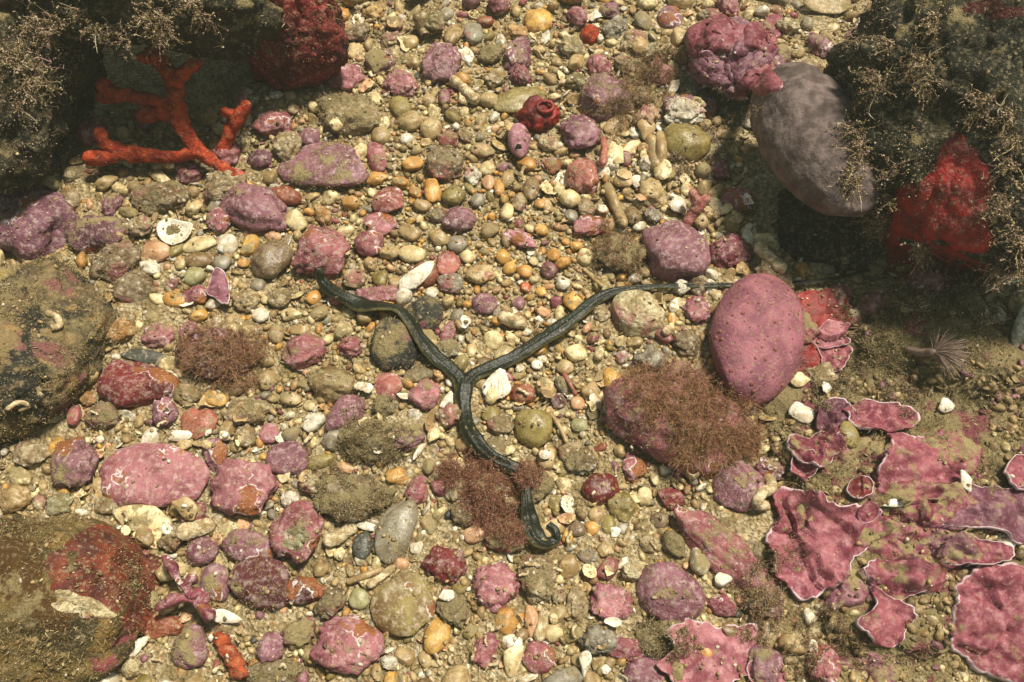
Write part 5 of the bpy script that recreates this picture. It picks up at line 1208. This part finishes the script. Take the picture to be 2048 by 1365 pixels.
for k, (lab, sp_) in enumerate((('pale feathery seaweed on the dark rock at the top left corner', [(40, 40, 40), (80, 90, 40), (50, 150, 40), (110, 60, 34), (90, 150, 30), (20, 100, 30), (60, 200, 30)]),
        ('pale feathery seaweed high on the dark boulder, top right', [(1760, 60, 50), (1800, 110, 50), (1850, 60, 40), (1780, 150, 40), (1840, 150, 40)]),
        ('tan feathery seaweed beside the grey sponge on the dark boulder', [(1740, 320, 40), (1780, 360, 40), (1720, 260, 26), (1790, 410, 36), (1700, 350, 20), (1770, 440, 26)]),
        ('pale tufted seaweed on the dark rock above the orange coral', [(180, 40, 34), (240, 70, 30), (330, 50, 30), (400, 30, 26), (300, 20, 24)]),
        ('tan feathery seaweed below the scarlet sponge', [(1850, 520, 34), (1880, 600, 50), (1930, 560, 46), (1960, 620, 40), (1840, 590, 30)]),
        ('pale feathery seaweed at the right edge of the dark boulder', [(2020, 300, 40), (2010, 400, 36), (2030, 520, 40), (1990, 220, 30)]),
        ('short tan seaweed between the purple rock and the grey sponge', [(1430, 190, 30), (1470, 210, 34), (1500, 220, 24), (1440, 240, 30)]),
        ('tan seaweed fringe around the yellow olive stone', [(1430, 290, 30), (1400, 330, 30), (1350, 325, 26), (1440, 310, 20)]))):
    dg_ = None
    tuft('seaweed_tuft', sp_, .0190 if k < 6 else .006, .00030 if k < 6 else .00016, PALE_T+SILT_T, lab, n=74 if k < 6 else 130, spread=.75 if k < 6 else .9, lean=(-.35, -.35, -.05), crumbs=12. if k < 6 else 5., csize=.00062 if k < 6 else .00045, up=.15)
tuft('seaweed_tuft', [(1560, 1130, 40), (1500, 1170, 40), (1560, 1220, 46), (1640, 1260, 50), (1520, 1250, 40), (1600, 1310, 40), (1700, 1290, 40)], .0065, .00014, SILT_T+ALGA_T, 'low brown silty seaweed below the big lobed plate, lower right', n=300, crumbs=4.)
tuft('seaweed_tuft', [(1700, 620, 36), (1740, 680, 40), (1690, 760, 40), (1780, 760, 40), (1650, 790, 30), (1830, 800, 40)], .0055, .00014, SILT_T, 'low tan silty turf right of the mauve sponge', n=260, crumbs=4.)
tuft('seaweed_tuft', [(660, 960, 34), (720, 985, 40), (760, 1000, 30), (690, 1010, 30)], .0045, .00013, SILT_T, 'short silty turf on the big silty rubble rock', n=260, crumbs=3.)
tuft('seaweed_tuft', [(1300, 1270, 36), (1340, 1290, 36), (1370, 1280, 26)], .0045, .00013, SILT_T, 'short silty turf on the round ball of silt', n=260, crumbs=3.)
# short silt turf on boulders and ledges, as their part
for o, cnt, L, th in ((B_ledge, 42000, .0030, -.18), (B_slope, 14000, .0030, -.25), (B_right, 7000, .0026, -.1), (B_wall, 4000, .0026, .0), (B_left, 4000, .0028, -.05), (B_mott, 9000, .0028, -.1), (B_low, 9000, .0026, -.05), (B_red, 700, .004, .2)):
    grow(o, cnt, L, .00017, SILT_T if o not in (B_right, B_wall, B_left) else PALE_T+SILT_T, 'silt_turf', -.1 if o in (B_right, B_left, B_wall) else .1, (3.3, 34, th))
for o, cnt, sz, th in ((B_right, 5000, .0005, .22), (B_wall, 3000, .0005, .25), (B_left, 3000, .0005, .22), (B_mott, 5000, .00045, .05), (B_low, 5000, .00045, .05), (B_ledge, 12000, .0005, -.05), (B_slope, 5000, .0005, -.1), (B_red, 700, .0005, .3)):
    crumb_coat(o, cnt, sz, SILT_T+(PALE_T if o in (B_right, B_wall, B_left) else []), (5.1, 24, th))
# loose silt fluff lying in patches on the gravel
pts = []
while len(pts) < 42000:
    X, Y = random.uniform(-.46, .46), random.uniform(-.26, .46)
    if noise.noise(Vector((X*30, Y*30, 7.))) < .05-.25*random.random(): continue
    if covered(X, Y, .8): continue
    pts.append((X, Y, ground_z(X, Y)+random.uniform(.001, .0045)))
o = turf_mesh('silt_fluff', np.array(pts), np.tile([0, 0, 1.], (len(pts), 1)), .0028, .00015, None, SILT_T, .9, 1.1); tag(o, 'brown silt fluff settled between the pebbles', 'silt', kind='stuff')
# drifting specks in the water just above the bottom
n = 1500; C = np.stack([rng.uniform(-.42, .42, n), rng.uniform(-.24, .40, n), rng.uniform(.012, .11, n)], 1); r = rng.uniform(.00010, .00024, n)
oc = np.array([[1, 0, 0], [-1, 0, 0], [0, 1, 0], [0, -1, 0], [0, 0, 1], [0, 0, -1]], float); of = np.array([[0, 2, 4], [2, 1, 4], [1, 3, 4], [3, 0, 4], [2, 0, 5], [1, 2, 5], [3, 1, 5], [0, 3, 5]])
V = (C[:, None, :]+oc[None]*r[:, None, None]).reshape(-1, 3); F = (of[None]+(np.arange(n)*6)[:, None, None]).reshape(-1, 3)
o = mk('drifting_specks', V, F, 'speck', True, None, None, {'tone': ('FLOAT_COLOR', np.tile([.75, .68, .52, 1.], (len(V), 1)))}); tag(o, 'tiny pale specks drifting in the water', 'specks', kind='stuff')

# the water itself: a slightly turbid volume round everything
bm = bmesh.new(); bmesh.ops.create_cube(bm, size=1.0); me = bpy.data.meshes.new('haze'); bm.to_mesh(me); bm.free()
hz = put('haze', me); hz.location = (0, 0, -.175); hz.scale = (9.5, 10.5, 1.75); hz['kind'] = 'stuff'; hz['label'] = 'slightly turbid greenish water'
hm = bpy.data.materials.new('turbid_water'); hm.use_nodes = True; hn = hm.node_tree; hn.nodes.clear()
ho = hn.nodes.new('ShaderNodeOutputMaterial'); hv = hn.nodes.new('ShaderNodeVolumePrincipled'); hn.links.new(hv.outputs[0], ho.inputs['Volume'])
hv.inputs['Color'].default_value = (.84, .86, .70, 1); hv.inputs['Density'].default_value = .065; hv.inputs['Anisotropy'].default_value = .2
me.materials.append(hm)
